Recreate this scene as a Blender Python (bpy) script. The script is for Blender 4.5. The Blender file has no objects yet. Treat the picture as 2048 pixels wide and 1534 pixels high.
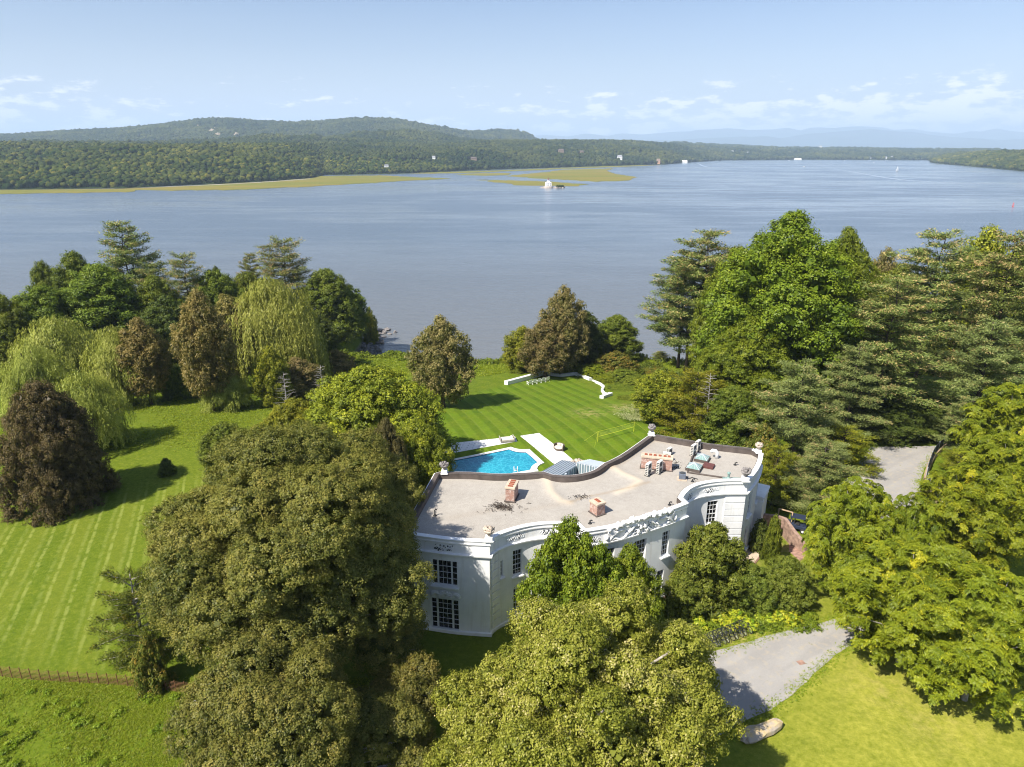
import bpy, math, random
import numpy as np
from mathutils import Vector, Matrix
C = bpy.context.scene.collection
SC = bpy.context.scene
R = math.radians
PI = math.pi
# ------------------------------------------------------------------ camera, world, sun, exposure
PITCH = R(18.9); CAMH = 44.0; FPX = 1365.33; WATER = -16.0
cam = bpy.data.cameras.new('camera'); cam.lens = 24; cam.sensor_width = 36; cam.clip_start = 1; cam.clip_end = 90000
co = bpy.data.objects.new('camera', cam); C.objects.link(co)
co.location = (0, 0, CAMH); co.rotation_euler = (PI/2-PITCH, 0, 0); SC.camera = co

SUN_EL = R(49.5); SUN_AZ = math.atan2(-0.755, -0.656)      # direction towards the sun, measured from +Y to +X
sd = Vector((math.sin(SUN_AZ)*math.cos(SUN_EL), math.cos(SUN_AZ)*math.cos(SUN_EL), math.sin(SUN_EL)))
sl = bpy.data.lights.new('sun', 'SUN'); sl.energy = 5.0; sl.angle = R(0.5); sl.color = (1.0, 0.94, 0.84)
so = bpy.data.objects.new('sun', sl); C.objects.link(so); so.rotation_euler = sd.to_track_quat('Z', 'Y').to_euler(); so.location = (0, 0, 300)
W = bpy.data.worlds.new('World'); SC.world = W; W.use_nodes = True
wn = W.node_tree.nodes; wl = W.node_tree.links
sky = wn.new('ShaderNodeTexSky'); sky.sky_type = 'NISHITA'; sky.sun_disc = False; sky.sun_elevation = SUN_EL
sky.sun_rotation = SUN_AZ; sky.altitude = 100; sky.air_density = 1.0; sky.dust_density = 1.1; sky.ozone_density = 1.6
bg = wn['Background']; bg.inputs[1].default_value = 0.07
# thin fair-weather clouds low over the horizon
def wnode(t, **k):
    n = wn.new(t)
    for a, b in k.items(): setattr(n, a, b)
    return n
tc = wnode('ShaderNodeTexCoord'); sep = wnode('ShaderNodeSeparateXYZ'); wl.new(tc.outputs['Generated'], sep.inputs[0])
def wmath(op, a, b=None, c=None, clamp=False):
    n = wnode('ShaderNodeMath', operation=op, use_clamp=clamp)
    for i, x in enumerate((a, b, c)):
        if x is None: continue
        if isinstance(x, (int, float)): n.inputs[i].default_value = x
        else: wl.new(x, n.inputs[i])
    return n.outputs[0]
az = wmath('ARCTAN2', sep.outputs[0], sep.outputs[1])
cmb = wnode('ShaderNodeCombineXYZ'); wl.new(wmath('MULTIPLY', az, 30.0), cmb.inputs[0]); wl.new(wmath('MULTIPLY', sep.outputs[2], 92.0), cmb.inputs[1]); cmb.inputs[2].default_value = 3.3
nz = wnode('ShaderNodeTexNoise'); wl.new(cmb.outputs[0], nz.inputs['Vector']); nz.inputs['Scale'].default_value = 1.0; nz.inputs['Detail'].default_value = 7; nz.inputs['Roughness'].default_value = .58
cm2 = wnode('ShaderNodeCombineXYZ'); wl.new(wmath('MULTIPLY', az, 4.2), cm2.inputs[0]); wl.new(wmath('MULTIPLY', sep.outputs[2], 14.0), cm2.inputs[1]); cm2.inputs[2].default_value = 8.1
nz2 = wnode('ShaderNodeTexNoise'); wl.new(cm2.outputs[0], nz2.inputs['Vector']); nz2.inputs['Scale'].default_value = 1.0; nz2.inputs['Detail'].default_value = 2
def wramp(x, stops):
    n = wnode('ShaderNodeValToRGB'); wl.new(x, n.inputs[0]); e = n.color_ramp.elements
    while len(e) < len(stops): e.new(0.5)
    for i, (p_, v_) in enumerate(stops): e[i].position = p_; e[i].color = (v_, v_, v_, 1)
    return n.outputs[0]
band = wramp(sep.outputs[2], [(0.0, .1), (0.022, .8), (0.045, 1), (0.068, .55), (0.10, .0)])
side = wramp(wmath('MULTIPLY_ADD', az, 0.8, 0.5), [(0.08, .62), (0.33, .42), (0.5, .42), (0.66, .95)])
cov = wmath('MULTIPLY', wmath('MULTIPLY', band, side), wmath('MULTIPLY_ADD', nz2.outputs[0], 1.0, .25))
cl = wramp(wmath('MULTIPLY_ADD', cov, 0.34, wmath('SUBTRACT', nz.outputs[0], .30)), [(0.352, 0), (0.455, 1)])
cl = wmath('MULTIPLY', cl, wmath('MULTIPLY', wramp(band, [(0, 0), (.5, 1)]), .95))
mixc = wnode('ShaderNodeMix', data_type='RGBA'); wl.new(cl, mixc.inputs[0])
tintm = wnode('ShaderNodeMix', data_type='RGBA', blend_type='MULTIPLY'); tintm.inputs[0].default_value = 1
wl.new(sky.outputs[0], tintm.inputs[6]); tintm.inputs[7].default_value = (0.88, 0.965, 1.13, 1)
hzm = wnode('ShaderNodeMix', data_type='RGBA'); wl.new(wramp(sep.outputs[2], [(0.0, .72), (0.06, .56), (0.125, .26), (0.20, .05)]), hzm.inputs[0]); wl.new(tintm.outputs[2], hzm.inputs[6]); hzm.inputs[7].default_value = (7.6, 8.0, 8.6, 1)
wl.new(hzm.outputs[2], mixc.inputs[6]); mixc.inputs[7].default_value = (11.2, 11.0, 11.0, 1)
wl.new(mixc.outputs[2], bg.inputs[0])
SC.view_settings.view_transform = 'Standard'; SC.view_settings.look = 'None'; SC.view_settings.gamma = 1; SC.view_settings.exposure = 0.76
cy = SC.cycles; cy.max_bounces = 6; cy.diffuse_bounces = 3; cy.glossy_bounces = 2; cy.transmission_bounces = 2; cy.volume_bounces = 3
cy.transparent_max_bounces = 8; cy.caustics_reflective = False; cy.caustics_refractive = False; cy.use_denoising = True; cy.filter_width = 1.1; cy.denoising_input_passes = 'RGB_ALBEDO_NORMAL'; cy.denoising_prefilter = 'ACCURATE'
cy.use_adaptive_sampling = True; cy.adaptive_threshold = 0.008
try: cy.denoiser = 'OPENIMAGEDENOISE'
except Exception: pass

# ------------------------------------------------------------------ helpers
def ray(u, v):
    dx = (u-1024)/FPX; dy = (767-v)/FPX
    return dx, math.cos(PITCH)+dy*math.sin(PITCH), -math.sin(PITCH)+dy*math.cos(PITCH)
def P(u, v, z=0.0):                 # planning aid: where the sight line meets the level z
    r = ray(u, v); t = (z-CAMH)/r[2]; return (r[0]*t, r[1]*t, z)
def PY(u, v, Y):                    # ... and where it reaches the distance Y
    r = ray(u, v); t = Y/r[1]; return (r[0]*t, Y, CAMH+r[2]*t)
def tag(o, label=None, cat=None, group=None, kind=None):
    if label: o['label'] = label
    if cat: o['category'] = cat
    if group: o['group'] = group
    if kind: o['kind'] = kind
    return o
def empty(name, loc=(0, 0, 0), label=None, cat=None, group=None, rz=0):
    o = bpy.data.objects.new(name, None); C.objects.link(o); o.location = loc; o.rotation_euler = (0, 0, rz); o.empty_display_size = .3
    return tag(o, label, cat, group)
def npmesh(name, v, f, mat=None, parent=None, tint=None, smooth=False, loc=None):
    v = np.asarray(v, dtype=np.float32); f = np.asarray(f, dtype=np.int32)
    me = bpy.data.meshes.new(name); k = f.shape[1]
    me.vertices.add(len(v)); me.vertices.foreach_set('co', v.ravel())
    me.loops.add(f.size); me.loops.foreach_set('vertex_index', f.ravel())
    me.polygons.add(len(f)); me.polygons.foreach_set('loop_start', np.arange(0, f.size, k, dtype=np.int32))
    me.polygons.foreach_set('loop_total', np.full(len(f), k, dtype=np.int32))
    if smooth: me.polygons.foreach_set('use_smooth', np.ones(len(f), dtype=bool))
    me.update(calc_edges=True)
    if tint is not None:
        a = me.attributes.new('tint', 'FLOAT', 'FACE' if len(tint) == len(f) else 'POINT'); a.data.foreach_set('value', np.asarray(tint, dtype=np.float32))
    if mat: me.materials.append(mat)
    o = bpy.data.objects.new(name, me); C.objects.link(o)
    if parent: o.parent = parent
    if loc is not None: o.location = loc
    return o
class MB:
    """collects shapes and links them as one mesh object"""
    def __init__(s): s.v = []; s.f = []; s.m = []; s.mi = 0
    def add(s, vs, fs):
        b = len(s.v); s.v += [tuple(x) for x in vs]; s.f += [tuple(i+b for i in f) for f in fs]; s.m += [s.mi]*len(fs); return s
    def box(s, c, d, rz=0, M=None):
        x, y, z = [q/2 for q in d]; ca, sa = math.cos(rz), math.sin(rz); vs = []
        for dz in (-z, z):
            for dx, dy in ((-x, -y), (x, -y), (x, y), (-x, y)):
                vs.append((c[0]+dx*ca-dy*sa, c[1]+dx*sa+dy*ca, c[2]+dz))
        if M: vs = [M @ Vector(q) for q in vs]
        return s.add(vs, [(3, 2, 1, 0), (4, 5, 6, 7), (0, 1, 5, 4), (1, 2, 6, 5), (2, 3, 7, 6), (3, 0, 4, 7)])
    def tube(s, pts, r, n=8, cap=True):
        pts = [Vector(q) for q in pts]; rs = r if isinstance(r, (list, tuple)) else [r]*len(pts); vs = []; fs = []
        for i, q in enumerate(pts):
            t = (pts[min(i+1, len(pts)-1)]-pts[max(i-1, 0)]).normalized()
            a = t.cross(Vector((0, 0, 1)) if abs(t.z) < .9 else Vector((1, 0, 0))).normalized(); b = t.cross(a)
            for k in range(n):
                an = 2*PI*k/n; vs.append(q+(a*math.cos(an)+b*math.sin(an))*rs[i])
        for i in range(len(pts)-1):
            for k in range(n):
                k2 = (k+1) % n; fs.append((i*n+k, i*n+k2, (i+1)*n+k2, (i+1)*n+k))
        if cap: fs += [tuple(range(n))[::-1], tuple((len(pts)-1)*n+k for k in range(n))]
        return s.add(vs, fs)
    def lathe(s, c, prof, n=16, M=None):
        vs = []; fs = []
        for r_, z in prof:
            for k in range(n):
                a = 2*PI*k/n; vs.append(Vector((c[0]+r_*math.cos(a), c[1]+r_*math.sin(a), c[2]+z)))
        for i in range(len(prof)-1):
            for k in range(n):
                k2 = (k+1) % n; fs.append((i*n+k, i*n+k2, (i+1)*n+k2, (i+1)*n+k))
        fs += [tuple(range(n))[::-1], tuple((len(prof)-1)*n+k for k in range(n))]
        if M: vs = [M @ q for q in vs]
        return s.add(vs, fs)
    def blob(s, c, r, seed=0, amp=.18, n=10, m=7, M=None):
        rg = random.Random(seed); vs = []; fs = []
        ph = [rg.uniform(0, 6.28) for _ in range(6)]
        for j in range(m+1):
            th = PI*j/m
            for k in range(n):
                a = 2*PI*k/n
                q = 1+amp*(math.sin(2*a+ph[0])*math.sin(th*2+ph[1])+math.sin(3*a+ph[2])*math.sin(th*3+ph[3])*.7+.6*math.sin(5*a+ph[4]+th*4))
                w = Vector((r[0]*q*math.sin(th)*math.cos(a), r[1]*q*math.sin(th)*math.sin(a), r[2]*q*math.cos(th)))
                if M: w = M @ w
                vs.append(Vector(c)+w)
        for j in range(m):
            for k in range(n):
                k2 = (k+1) % n; fs.append((j*n+k, (j+1)*n+k, (j+1)*n+k2, j*n+k2))
        return s.add(vs, fs)
    def prism(s, pts, z0, z1):
        n = len(pts); vs = [(q[0], q[1], z0) for q in pts]+[(q[0], q[1], z1) for q in pts]
        fs = [tuple(range(n))[::-1], tuple(range(n, 2*n))]+[(i, (i+1) % n, n+(i+1) % n, n+i) for i in range(n)]
        return s.add(vs, fs)
    def build(s, name, mats, parent=None, smooth=False, loc=None, bevel=0):
        me = bpy.data.meshes.new(name); me.from_pydata([tuple(q) for q in s.v], [], s.f)
        mats = mats if isinstance(mats, (list, tuple)) else [mats]
        for m in mats: me.materials.append(m)
        if len(mats) > 1: me.polygons.foreach_set('material_index', s.m)
        if smooth: me.polygons.foreach_set('use_smooth', [True]*len(me.polygons))
        me.update(); o = bpy.data.objects.new(name, me); C.objects.link(o)
        if parent: o.parent = parent
        if loc is not None: o.location = loc
        if bevel:
            b = o.modifiers.new('bevel', 'BEVEL'); b.width = bevel; b.segments = 2; b.limit_method = 'ANGLE'
        return o
def dup(root, loc=None, rz=None, scale=None, label=None, group=None):
    def cp(o, par):
        c = o.copy(); C.objects.link(c)
        if par: c.parent = par; c.matrix_parent_inverse = o.matrix_parent_inverse.copy()
        for ch in [q for q in o.children]: cp(ch, c)
        return c
    r = cp(root, None)
    if loc is not None: r.location = loc
    if rz is not None: r.rotation_euler = (0, 0, rz)
    if scale is not None: r.scale = scale if isinstance(scale, (tuple, list)) else (scale,)*3
    if label: r['label'] = label
    if group: r['group'] = group
    return r
# ------------------------------------------------------------------ materials
class NT:
    def __init__(s, name):
        s.mat = bpy.data.materials.new(name); s.mat.use_nodes = True; s.t = s.mat.node_tree; s.n = s.t.nodes; s.b = s.n['Principled BSDF']; s.out = s.n['Material Output']
    def node(s, ty, inp=None, **k):
        n = s.n.new(ty)
        for a, b in k.items(): setattr(n, a, b)
        for a, b in (inp or {}).items():
            if isinstance(b, bpy.types.NodeSocket): s.t.links.new(b, n.inputs[a])
            else: n.inputs[a].default_value = b
        return n
    def link(s, a, b): s.t.links.new(a, b)
    def pos(s, obj=False):
        return s.node('ShaderNodeTexCoord').outputs['Object'] if obj else s.node('ShaderNodeNewGeometry').outputs['Position']
    def noise(s, vec, scale, detail=4, rough=.55, sc3=None):
        if sc3: vec = s.node('ShaderNodeMapping', {'Vector': vec, 'Scale': sc3}).outputs[0]
        return s.node('ShaderNodeTexNoise', {'Vector': vec, 'Scale': scale, 'Detail': detail, 'Roughness': rough}).outputs[0]
    def ramp(s, x, stops):
        n = s.node('ShaderNodeValToRGB', {0: x}); e = n.color_ramp.elements
        while len(e) < len(stops): e.new(.5)
        for i, (p_, c_) in enumerate(stops):
            e[i].position = p_; e[i].color = (c_, c_, c_, 1) if isinstance(c_, (int, float)) else (*c_, 1)
        return n.outputs[0]
    def mix(s, f, a, b, mode='MIX'):
        n = s.node('ShaderNodeMix', data_type='RGBA', blend_type=mode)
        for i, x in ((0, f), (6, a), (7, b)):
            if isinstance(x, bpy.types.NodeSocket): s.link(x, n.inputs[i])
            elif isinstance(x, (int, float)): n.inputs[i].default_value = x if i == 0 else (x, x, x, 1)
            else: n.inputs[i].default_value = (*x, 1)
        return n.outputs[2]
    def math(s, op, a, b=None, c=None, clamp=False):
        n = s.node('ShaderNodeMath', operation=op, use_clamp=clamp)
        for i, x in enumerate((a, b, c)):
            if x is None: continue
            if isinstance(x, (int, float)): n.inputs[i].default_value = x
            else: s.link(x, n.inputs[i])
        return n.outputs[0]
    def bump(s, h, st, dist=.1):
        n = s.node('ShaderNodeBump', {'Height': h, 'Strength': st, 'Distance': dist}); s.link(n.outputs[0], s.b.inputs['Normal']); return n
    def col(s, x):
        if isinstance(x, bpy.types.NodeSocket): s.link(x, s.b.inputs['Base Color'])
        else: s.b.inputs['Base Color'].default_value = (*x, 1)
    def rough(s, x, spec=.3):
        if isinstance(x, bpy.types.NodeSocket): s.link(x, s.b.inputs['Roughness'])
        else: s.b.inputs['Roughness'].default_value = x
        s.b.inputs['Specular IOR Level'].default_value = spec
def plain(name, c, rough=.7, var=.12, scale=3., metal=0, bump=0, spec=.3):
    t = NT(name); n = t.noise(t.pos(True), scale, 5)
    t.col(t.ramp(n, [(.3, tuple(x*(1-var) for x in c)), (.7, tuple(min(1, x*(1+var)) for x in c))])); t.rough(rough, spec)
    t.b.inputs['Metallic'].default_value = metal
    if bump: t.bump(n, bump)
    return t.mat
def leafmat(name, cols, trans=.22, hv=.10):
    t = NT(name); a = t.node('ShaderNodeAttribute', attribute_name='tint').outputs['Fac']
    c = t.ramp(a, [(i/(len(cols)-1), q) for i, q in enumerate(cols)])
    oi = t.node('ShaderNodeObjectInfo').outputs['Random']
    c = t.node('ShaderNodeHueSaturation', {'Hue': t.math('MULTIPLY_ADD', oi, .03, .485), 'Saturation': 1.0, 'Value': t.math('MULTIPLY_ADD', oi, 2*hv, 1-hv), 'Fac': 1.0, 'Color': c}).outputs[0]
    d = t.node('ShaderNodeBsdfDiffuse', {'Color': c}); tr = t.node('ShaderNodeBsdfTranslucent', {'Color': t.mix(.35, c, (.35, .38, .03))})
    m = t.node('ShaderNodeMixShader', {0: trans, 1: d.outputs[0], 2: tr.outputs[0]})
    g = t.node('ShaderNodeBsdfGlossy', {'Color': (1, 1, 1, 1), 'Roughness': .45})
    m2 = t.node('ShaderNodeMixShader', {0: .012, 1: m.outputs[0], 2: g.outputs[0]})
    t.link(m2.outputs[0], t.out.inputs[0]); return t.mat
M = {}
M['oak'] = leafmat('oak_leaves', [(.07, .083, .016), (.155, .155, .030), (.225, .20, .043), (.32, .26, .06)], .27)
M['maple'] = leafmat('maple_leaves', [(.13, .165, .018), (.265, .295, .035), (.41, .42, .07), (.68, .62, .26)], .32)
M['green'] = leafmat('green_leaves', [(.06, .09, .012), (.125, .17, .018), (.19, .235, .025), (.29, .32, .038)], .26)
M['tulip'] = leafmat('bright_leaves', [(.07, .105, .009), (.145, .19, .013), (.21, .25, .017), (.33, .35, .03)], .28)
M['robinia'] = leafmat('yellowish_leaves', [(.09, .11, .012), (.20, .22, .018), (.31, .31, .022), (.48, .44, .035)], .25)
M['walnut'] = leafmat('compound_leaves', [(.06, .09, .007), (.16, .20, .011), (.26, .285, .015), (.50, .44, .02)], .26)
M['magn'] = leafmat('magnolia_leaves', [(.07, .10, .014), (.14, .185, .022), (.21, .25, .03), (.32, .33, .07)], .22)
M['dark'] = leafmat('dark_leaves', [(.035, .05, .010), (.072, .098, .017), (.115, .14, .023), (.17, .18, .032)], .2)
M['beech'] = leafmat('copper_leaves', [(.06, .05, .02), (.115, .09, .034), (.17, .13, .05), (.20, .19, .05)], .2)
M['rust'] = leafmat('rusty_leaves', [(.07, .10, .015), (.15, .165, .025), (.25, .19, .035), (.34, .18, .03)], .2)
M['locust'] = leafmat('brownish_leaves', [(.10, .11, .025), (.21, .18, .055), (.31, .24, .09), (.38, .30, .12)], .28)
M['larch'] = leafmat('tan_leaves', [(.11, .105, .025), (.23, .18, .055), (.33, .245, .08), (.40, .30, .10)], .28)
M['willow'] = leafmat('willow_leaves', [(.15, .185, .028), (.29, .325, .055), (.41, .43, .085), (.54, .53, .15)], .32)
M['pine'] = leafmat('pine_needles', [(.06, .09, .02), (.145, .19, .045), (.26, .29, .075), (.50, .34, .15)], .2)
M['bluepine'] = leafmat('blue_green_needles', [(.08, .11, .032), (.18, .22, .062), (.29, .32, .10), (.48, .34, .15)], .22)
M['yew'] = leafmat('yew_needles', [(.07, .08, .01), (.17, .185, .012), (.27, .27, .018), (.36, .32, .025)], .2)
M['spruce'] = leafmat('dark_spruce_needles', [(.04, .062, .010), (.09, .12, .014), (.16, .18, .02), (.32, .27, .03)], .18)
M['hosta'] = leafmat('yellow_green_leaves', [(.12, .20, .012), (.30, .36, .02), (.46, .46, .03), (.62, .50, .04)], .25)
M['grassblade'] = leafmat('grass_blades', [(.13, .19, .010), (.22, .29, .015), (.31, .36, .025), (.42, .42, .07)], .42)
M['reed'] = leafmat('pale_reeds', [(.14, .19, .05), (.28, .31, .10), (.42, .42, .20), (.5, .48, .28)], .25)
def bark(name, c):
    t = NT(name); n = t.noise(t.pos(True), 3, 6, .6, (1, 1, .3)); t.col(t.ramp(n, [(.3, tuple(x*.5 for x in c)), (.7, tuple(x*1.3 for x in c))])); t.rough(.9, .1); t.bump(n, .6, .05); return t.mat
M['bark'] = bark('bark', (.16, .12, .09)); M['palebark'] = bark('pale_bark', (.42, .38, .33)); M['darkbark'] = bark('dark_bark', (.07, .055, .045))

# ------------------------------------------------------------------ ground shape
def ss(a, b, x):
    t = np.clip((x-a)/(b-a), 0, 1); return t*t*(3-2*t)
def edge(x):
    x = np.asarray(x, float)
    e = 172 + 3*np.sin(x*.11) + 2*np.sin(x*.37+1) + 8*ss(60, 110, x)
    e = e + (55+3*np.sin(x*.5))*ss(-46, -52, x) + 6*ss(-90, -120, x)
    return e
def gz(x, y):
    x = np.asarray(x, float); y = np.asarray(y, float)
    z = -8*ss(98, 168, y) + .22*np.sin(x*.05+1)*np.sin(y*.043)*ss(-40, -70, x)
    z = z - 5*ss(172, 232, y)*ss(-46, -54, x)
    e = edge(x)
    z = z + (-21-z)*ss(0, 16, y-e)
    return z
def g(x, y): return float(gz(x, y))
def PG(u, v):                        # ground point seen at (u, v)
    lo, hi = 20., 260.
    r = ray(u, v)
    for _ in range(60):
        m = (lo+hi)/2; t = m/r[1]
        if CAMH+r[2]*t > g(r[0]*t, m): lo = m
        else: hi = m
    t = lo/r[1]; x = r[0]*t; return (x, lo, g(x, lo))
def sheet(name, xs, ys, zf, mat, parent=None, smooth=True):
    X, Y = np.meshgrid(xs, ys); v = np.stack([X, Y, zf(X, Y)], -1).reshape(-1, 3)
    nx, ny = len(xs), len(ys); i = np.arange(nx-1)[None, :]+np.arange(ny-1)[:, None]*nx; i = i.ravel()
    return npmesh(name, v, np.stack([i, i+1, i+nx+1, i+nx], 1), mat, parent, smooth=smooth)

def pip(px, py, poly):
    px = np.asarray(px); py = np.asarray(py); ins = np.zeros(px.shape, bool); n = len(poly)
    for i in range(n):
        x1, y1 = poly[i][:2]; x2, y2 = poly[(i+1) % n][:2]
        if y1 == y2: continue
        c = ((y1 > py) != (y2 > py)) & (px < (x2-x1)*(py-y1)/(y2-y1)+x1); ins ^= c
    return ins
def distpoly(px, py, pts):
    d = np.full(np.shape(px), 1e9)
    for a, b in zip(pts[:-1], pts[1:]):
        ax, ay, bx, by = a[0], a[1], b[0], b[1]; L2 = (bx-ax)**2+(by-ay)**2+1e-9
        t = np.clip(((px-ax)*(bx-ax)+(py-ay)*(by-ay))/L2, 0, 1); d = np.minimum(d, np.hypot(px-ax-t*(bx-ax), py-ay-t*(by-ay)))
    return d

# lawn / meadow colour: a mask of mown lawn (point attributes) and procedural grass
def grass_material():
    t = NT('grass'); p = t.pos()
    n1 = t.noise(p, .035, 4); n2 = t.noise(p, .32, 5, .6); n3 = t.noise(p, 1.9, 8, .75); n4 = t.noise(p, 9., 4, .8)
    c = t.ramp(n2, [(.30, (.085, .14, .009)), (.5, (.135, .19, .012)), (.72, (.20, .235, .02))])
    c = t.mix(t.ramp(n1, [(.42, 0.), (.66, .45)]), c, (.22, .22, .03))
    c = t.mix(.6, c, t.ramp(n3, [(.28, (.045, .08, .004)), (.5, (.125, .17, .010)), (.75, (.30, .30, .05))]))
    c = t.mix(t.ramp(n4, [(.32, .6), (.6, 0.)]), c, (.04, .075, .004))
    lawn = t.node('ShaderNodeAttribute', attribute_name='lawn').outputs['Fac']
    left = t.node('ShaderNodeAttribute', attribute_name='leftlawn').outputs['Fac']
    worn = t.node('ShaderNodeAttribute', attribute_name='worn').outputs['Fac']
    sep = t.node('ShaderNodeSeparateXYZ', {0: p})
    def stripes(ang, per, lo, hi, ph=0., warp=.4):
        ca, sa = math.cos(ang), math.sin(ang)
        s_ = t.math('ADD', t.math('MULTIPLY', sep.outputs[0], ca), t.math('MULTIPLY', sep.outputs[1], sa))
        s_ = t.math('ADD', s_, t.math('MULTIPLY', n2, warp))
        w = t.math('SINE', t.math('MULTIPLY_ADD', s_, 2*PI/per, ph)); return t.ramp(t.math('MULTIPLY_ADD', w, .5, .5), [(lo, 0.), (hi, 1.)])
    s1 = stripes(STR1[0], STR1[1], .3, .7); s2 = stripes(STR2[0], STR2[1], .35, .75, 1.)
    fine = stripes(STR1[0], STR1[1], .93, 1., 1.9, .2)
    light = t.mix(s1, (.060, .125, .006), (.125, .215, .011)); light = t.mix(.16, light, t.mix(s2, (.065, .135, .006), (.15, .235, .012)))
    light = t.mix(t.math('MULTIPLY', fine, .4), light, (.24, .30, .05))
    light = t.mix(t.ramp(n2, [(.35, .30), (.6, .65)]), light, c)
    c = t.mix(lawn, c, light)
    l1 = stripes(STR3[0], STR3[1], .90, 1., 0, .5); l2 = stripes(STR3[0], STR3[1], .86, 1., 2.1, .5); l3 = stripes(STR3[0], STR3[1]*2, .3, .8)
    br = t.ramp(t.noise(p, 1.1, 4), [(.36, 0.), (.55, 1.)])
    c = t.mix(t.math('MULTIPLY', left, t.math('MULTIPLY', l3, .25)), c, (.19, .21, .025))
    c = t.mix(t.math('MULTIPLY', t.math('MULTIPLY', left, br), t.math('MULTIPLY_ADD', l2, .28, t.math('MULTIPLY', l1, .55))), c, (.30, .33, .08))
    w = t.math('MULTIPLY', worn, t.ramp(t.noise(p, .9, 5, .65), [(.42, 0.), (.62, 1.)]))
    c = t.mix(t.math('MULTIPLY', w, .75), c, (.42, .32, .14))
    dry = t.node('ShaderNodeAttribute', attribute_name='dry').outputs['Fac']
    c = t.mix(t.math('MULTIPLY', dry, t.ramp(n2, [(.3, .45), (.7, .8)])), c, t.ramp(n3, [(.3, (.21, .23, .018)), (.7, (.50, .46, .08))]))
    # earth and rock where the bank drops to the river
    zz = t.ramp(t.math('MULTIPLY_ADD', sep.outputs[2], .1, 1.9), [(.30, 1.), (.45, 0.)])
    c = t.mix(zz, c, t.ramp(n3, [(.35, (.10, .075, .05)), (.65, (.34, .30, .25))]))
    t.col(c); t.rough(.95, .1)
    h = t.math('ADD', t.math('MULTIPLY', n3, .6), t.math('MULTIPLY', n4, .4)); t.bump(h, .55, .25); return t.mat
def ang_of(a, b):                    # angle of the normal to the line through two ground points
    return math.atan2(b[1]-a[1], b[0]-a[0])+PI/2
STR1 = (ang_of(PG(1080, 790), PG(1215, 868)), 2.9); STR2 = (ang_of(PG(905, 850), PG(1100, 800)), 3.4)
STR3 = (ang_of(P(171, 1050), P(111, 1206)), 2.35)
xs = np.concatenate([np.arange(-420, -150, 6.), np.arange(-150, 150, 1.5), np.arange(150, 421, 6.)]); ys = np.concatenate([np.arange(-120, 20, 6.), np.arange(20, 262, 1.5)])
M['grass'] = grass_material()
ground = sheet('ground', xs, ys, gz, M['grass']); tag(ground, kind='structure')
gv = np.array([q.co[:] for q in ground.data.vertices]); gx, gy = gv[:, 0], gv[:, 1]
lawnpoly = [PG(*q) for q in ((830, 1000), (800, 900), (850, 830), (905, 800), (1000, 772), (1092, 752), (1150, 756), (1210, 790), (1280, 830), (1310, 862), (1300, 900))]
leftpoly = [P(*q) for q in ((-250, 1060), (60, 1030), (300, 975), (420, 940), (420, 1180), (320, 1330), (0, 1290), (-300, 1280))]
dryness = np.clip(ss(8, 30, gx)*ss(75, 45, gy)+.0, 0, 1)
def soft(poly, w):
    d = distpoly(gx, gy, poly+[poly[0]]); i = pip(gx, gy, poly); return np.clip(.5+np.where(i, d, -d)/w, 0, 1)
wornspots = [P(1600, 1100, 0), P(1755, 1370, 0), P(1560, 1110, 0), PG(1240, 815), P(1500, 1285, 0), P(820, 1500, 0), P(1880, 1440, 0), PG(1180, 825)]
worn = np.zeros(len(gx))
for q in wornspots: worn = np.maximum(worn, np.exp(-((gx-q[0])**2+(gy-q[1])**2)/9.))
for nm, val in (('lawn', soft(lawnpoly, 3)), ('leftlawn', soft(leftpoly, 6)), ('worn', worn), ('dry', dryness)):
    a = ground.data.attributes.new(nm, 'FLOAT', 'POINT'); a.data.foreach_set('value', val.astype(np.float32))

# ------------------------------------------------------------------ river
def water_material():
    t = NT('river_water'); p = t.pos()
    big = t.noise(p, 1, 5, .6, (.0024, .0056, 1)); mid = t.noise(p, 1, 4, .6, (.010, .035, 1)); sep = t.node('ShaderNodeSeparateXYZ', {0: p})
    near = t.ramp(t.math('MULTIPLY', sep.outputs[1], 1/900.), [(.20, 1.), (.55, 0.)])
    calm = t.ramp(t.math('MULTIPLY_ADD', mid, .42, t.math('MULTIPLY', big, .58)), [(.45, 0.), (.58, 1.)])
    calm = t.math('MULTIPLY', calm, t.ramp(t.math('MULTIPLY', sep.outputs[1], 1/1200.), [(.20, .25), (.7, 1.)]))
    t.col(t.mix(near, t.mix(calm, (.10, .13, .168), (.165, .195, .23)), (.15, .155, .158)))  # calm patches painted paler, standing in for their brighter sky reflection
    t.b.inputs['IOR'].default_value = 1.33; t.b.inputs['Specular IOR Level'].default_value = .5
    t.rough(t.math('MULTIPLY_ADD', calm, -.14, .24), .5)
    w1 = t.noise(p, 1, 2, .5, (.18, .75, 1)); w2 = t.noise(p, 1, 3, .6, (.9, 2.4, 1)); w3 = t.noise(p, 1, 2, .5, (.05, .16, 1))
    h = t.math('ADD', t.math('MULTIPLY', w1, .6), t.math('MULTIPLY', w2, .2)); h = t.math('ADD', h, t.math('MULTIPLY', w3, 1.3))
    b = t.bump(h, .5, .8); t.link(t.math('MULTIPLY_ADD', calm, -.52, .78), b.inputs['Strength']); return t.mat
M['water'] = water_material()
wx = np.concatenate([[-30000, -12000, -5000], np.arange(-2000, 2001, 500), [5000, 12000, 30000]]).astype(float); wy = np.array([120, 200, 400, 800, 1600, 3200, 6400, 12000, 26000, 33000], float)
river = sheet('river_water', wx, wy, lambda X, Y: X*0+WATER, M['water']); tag(river, kind='structure')

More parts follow.
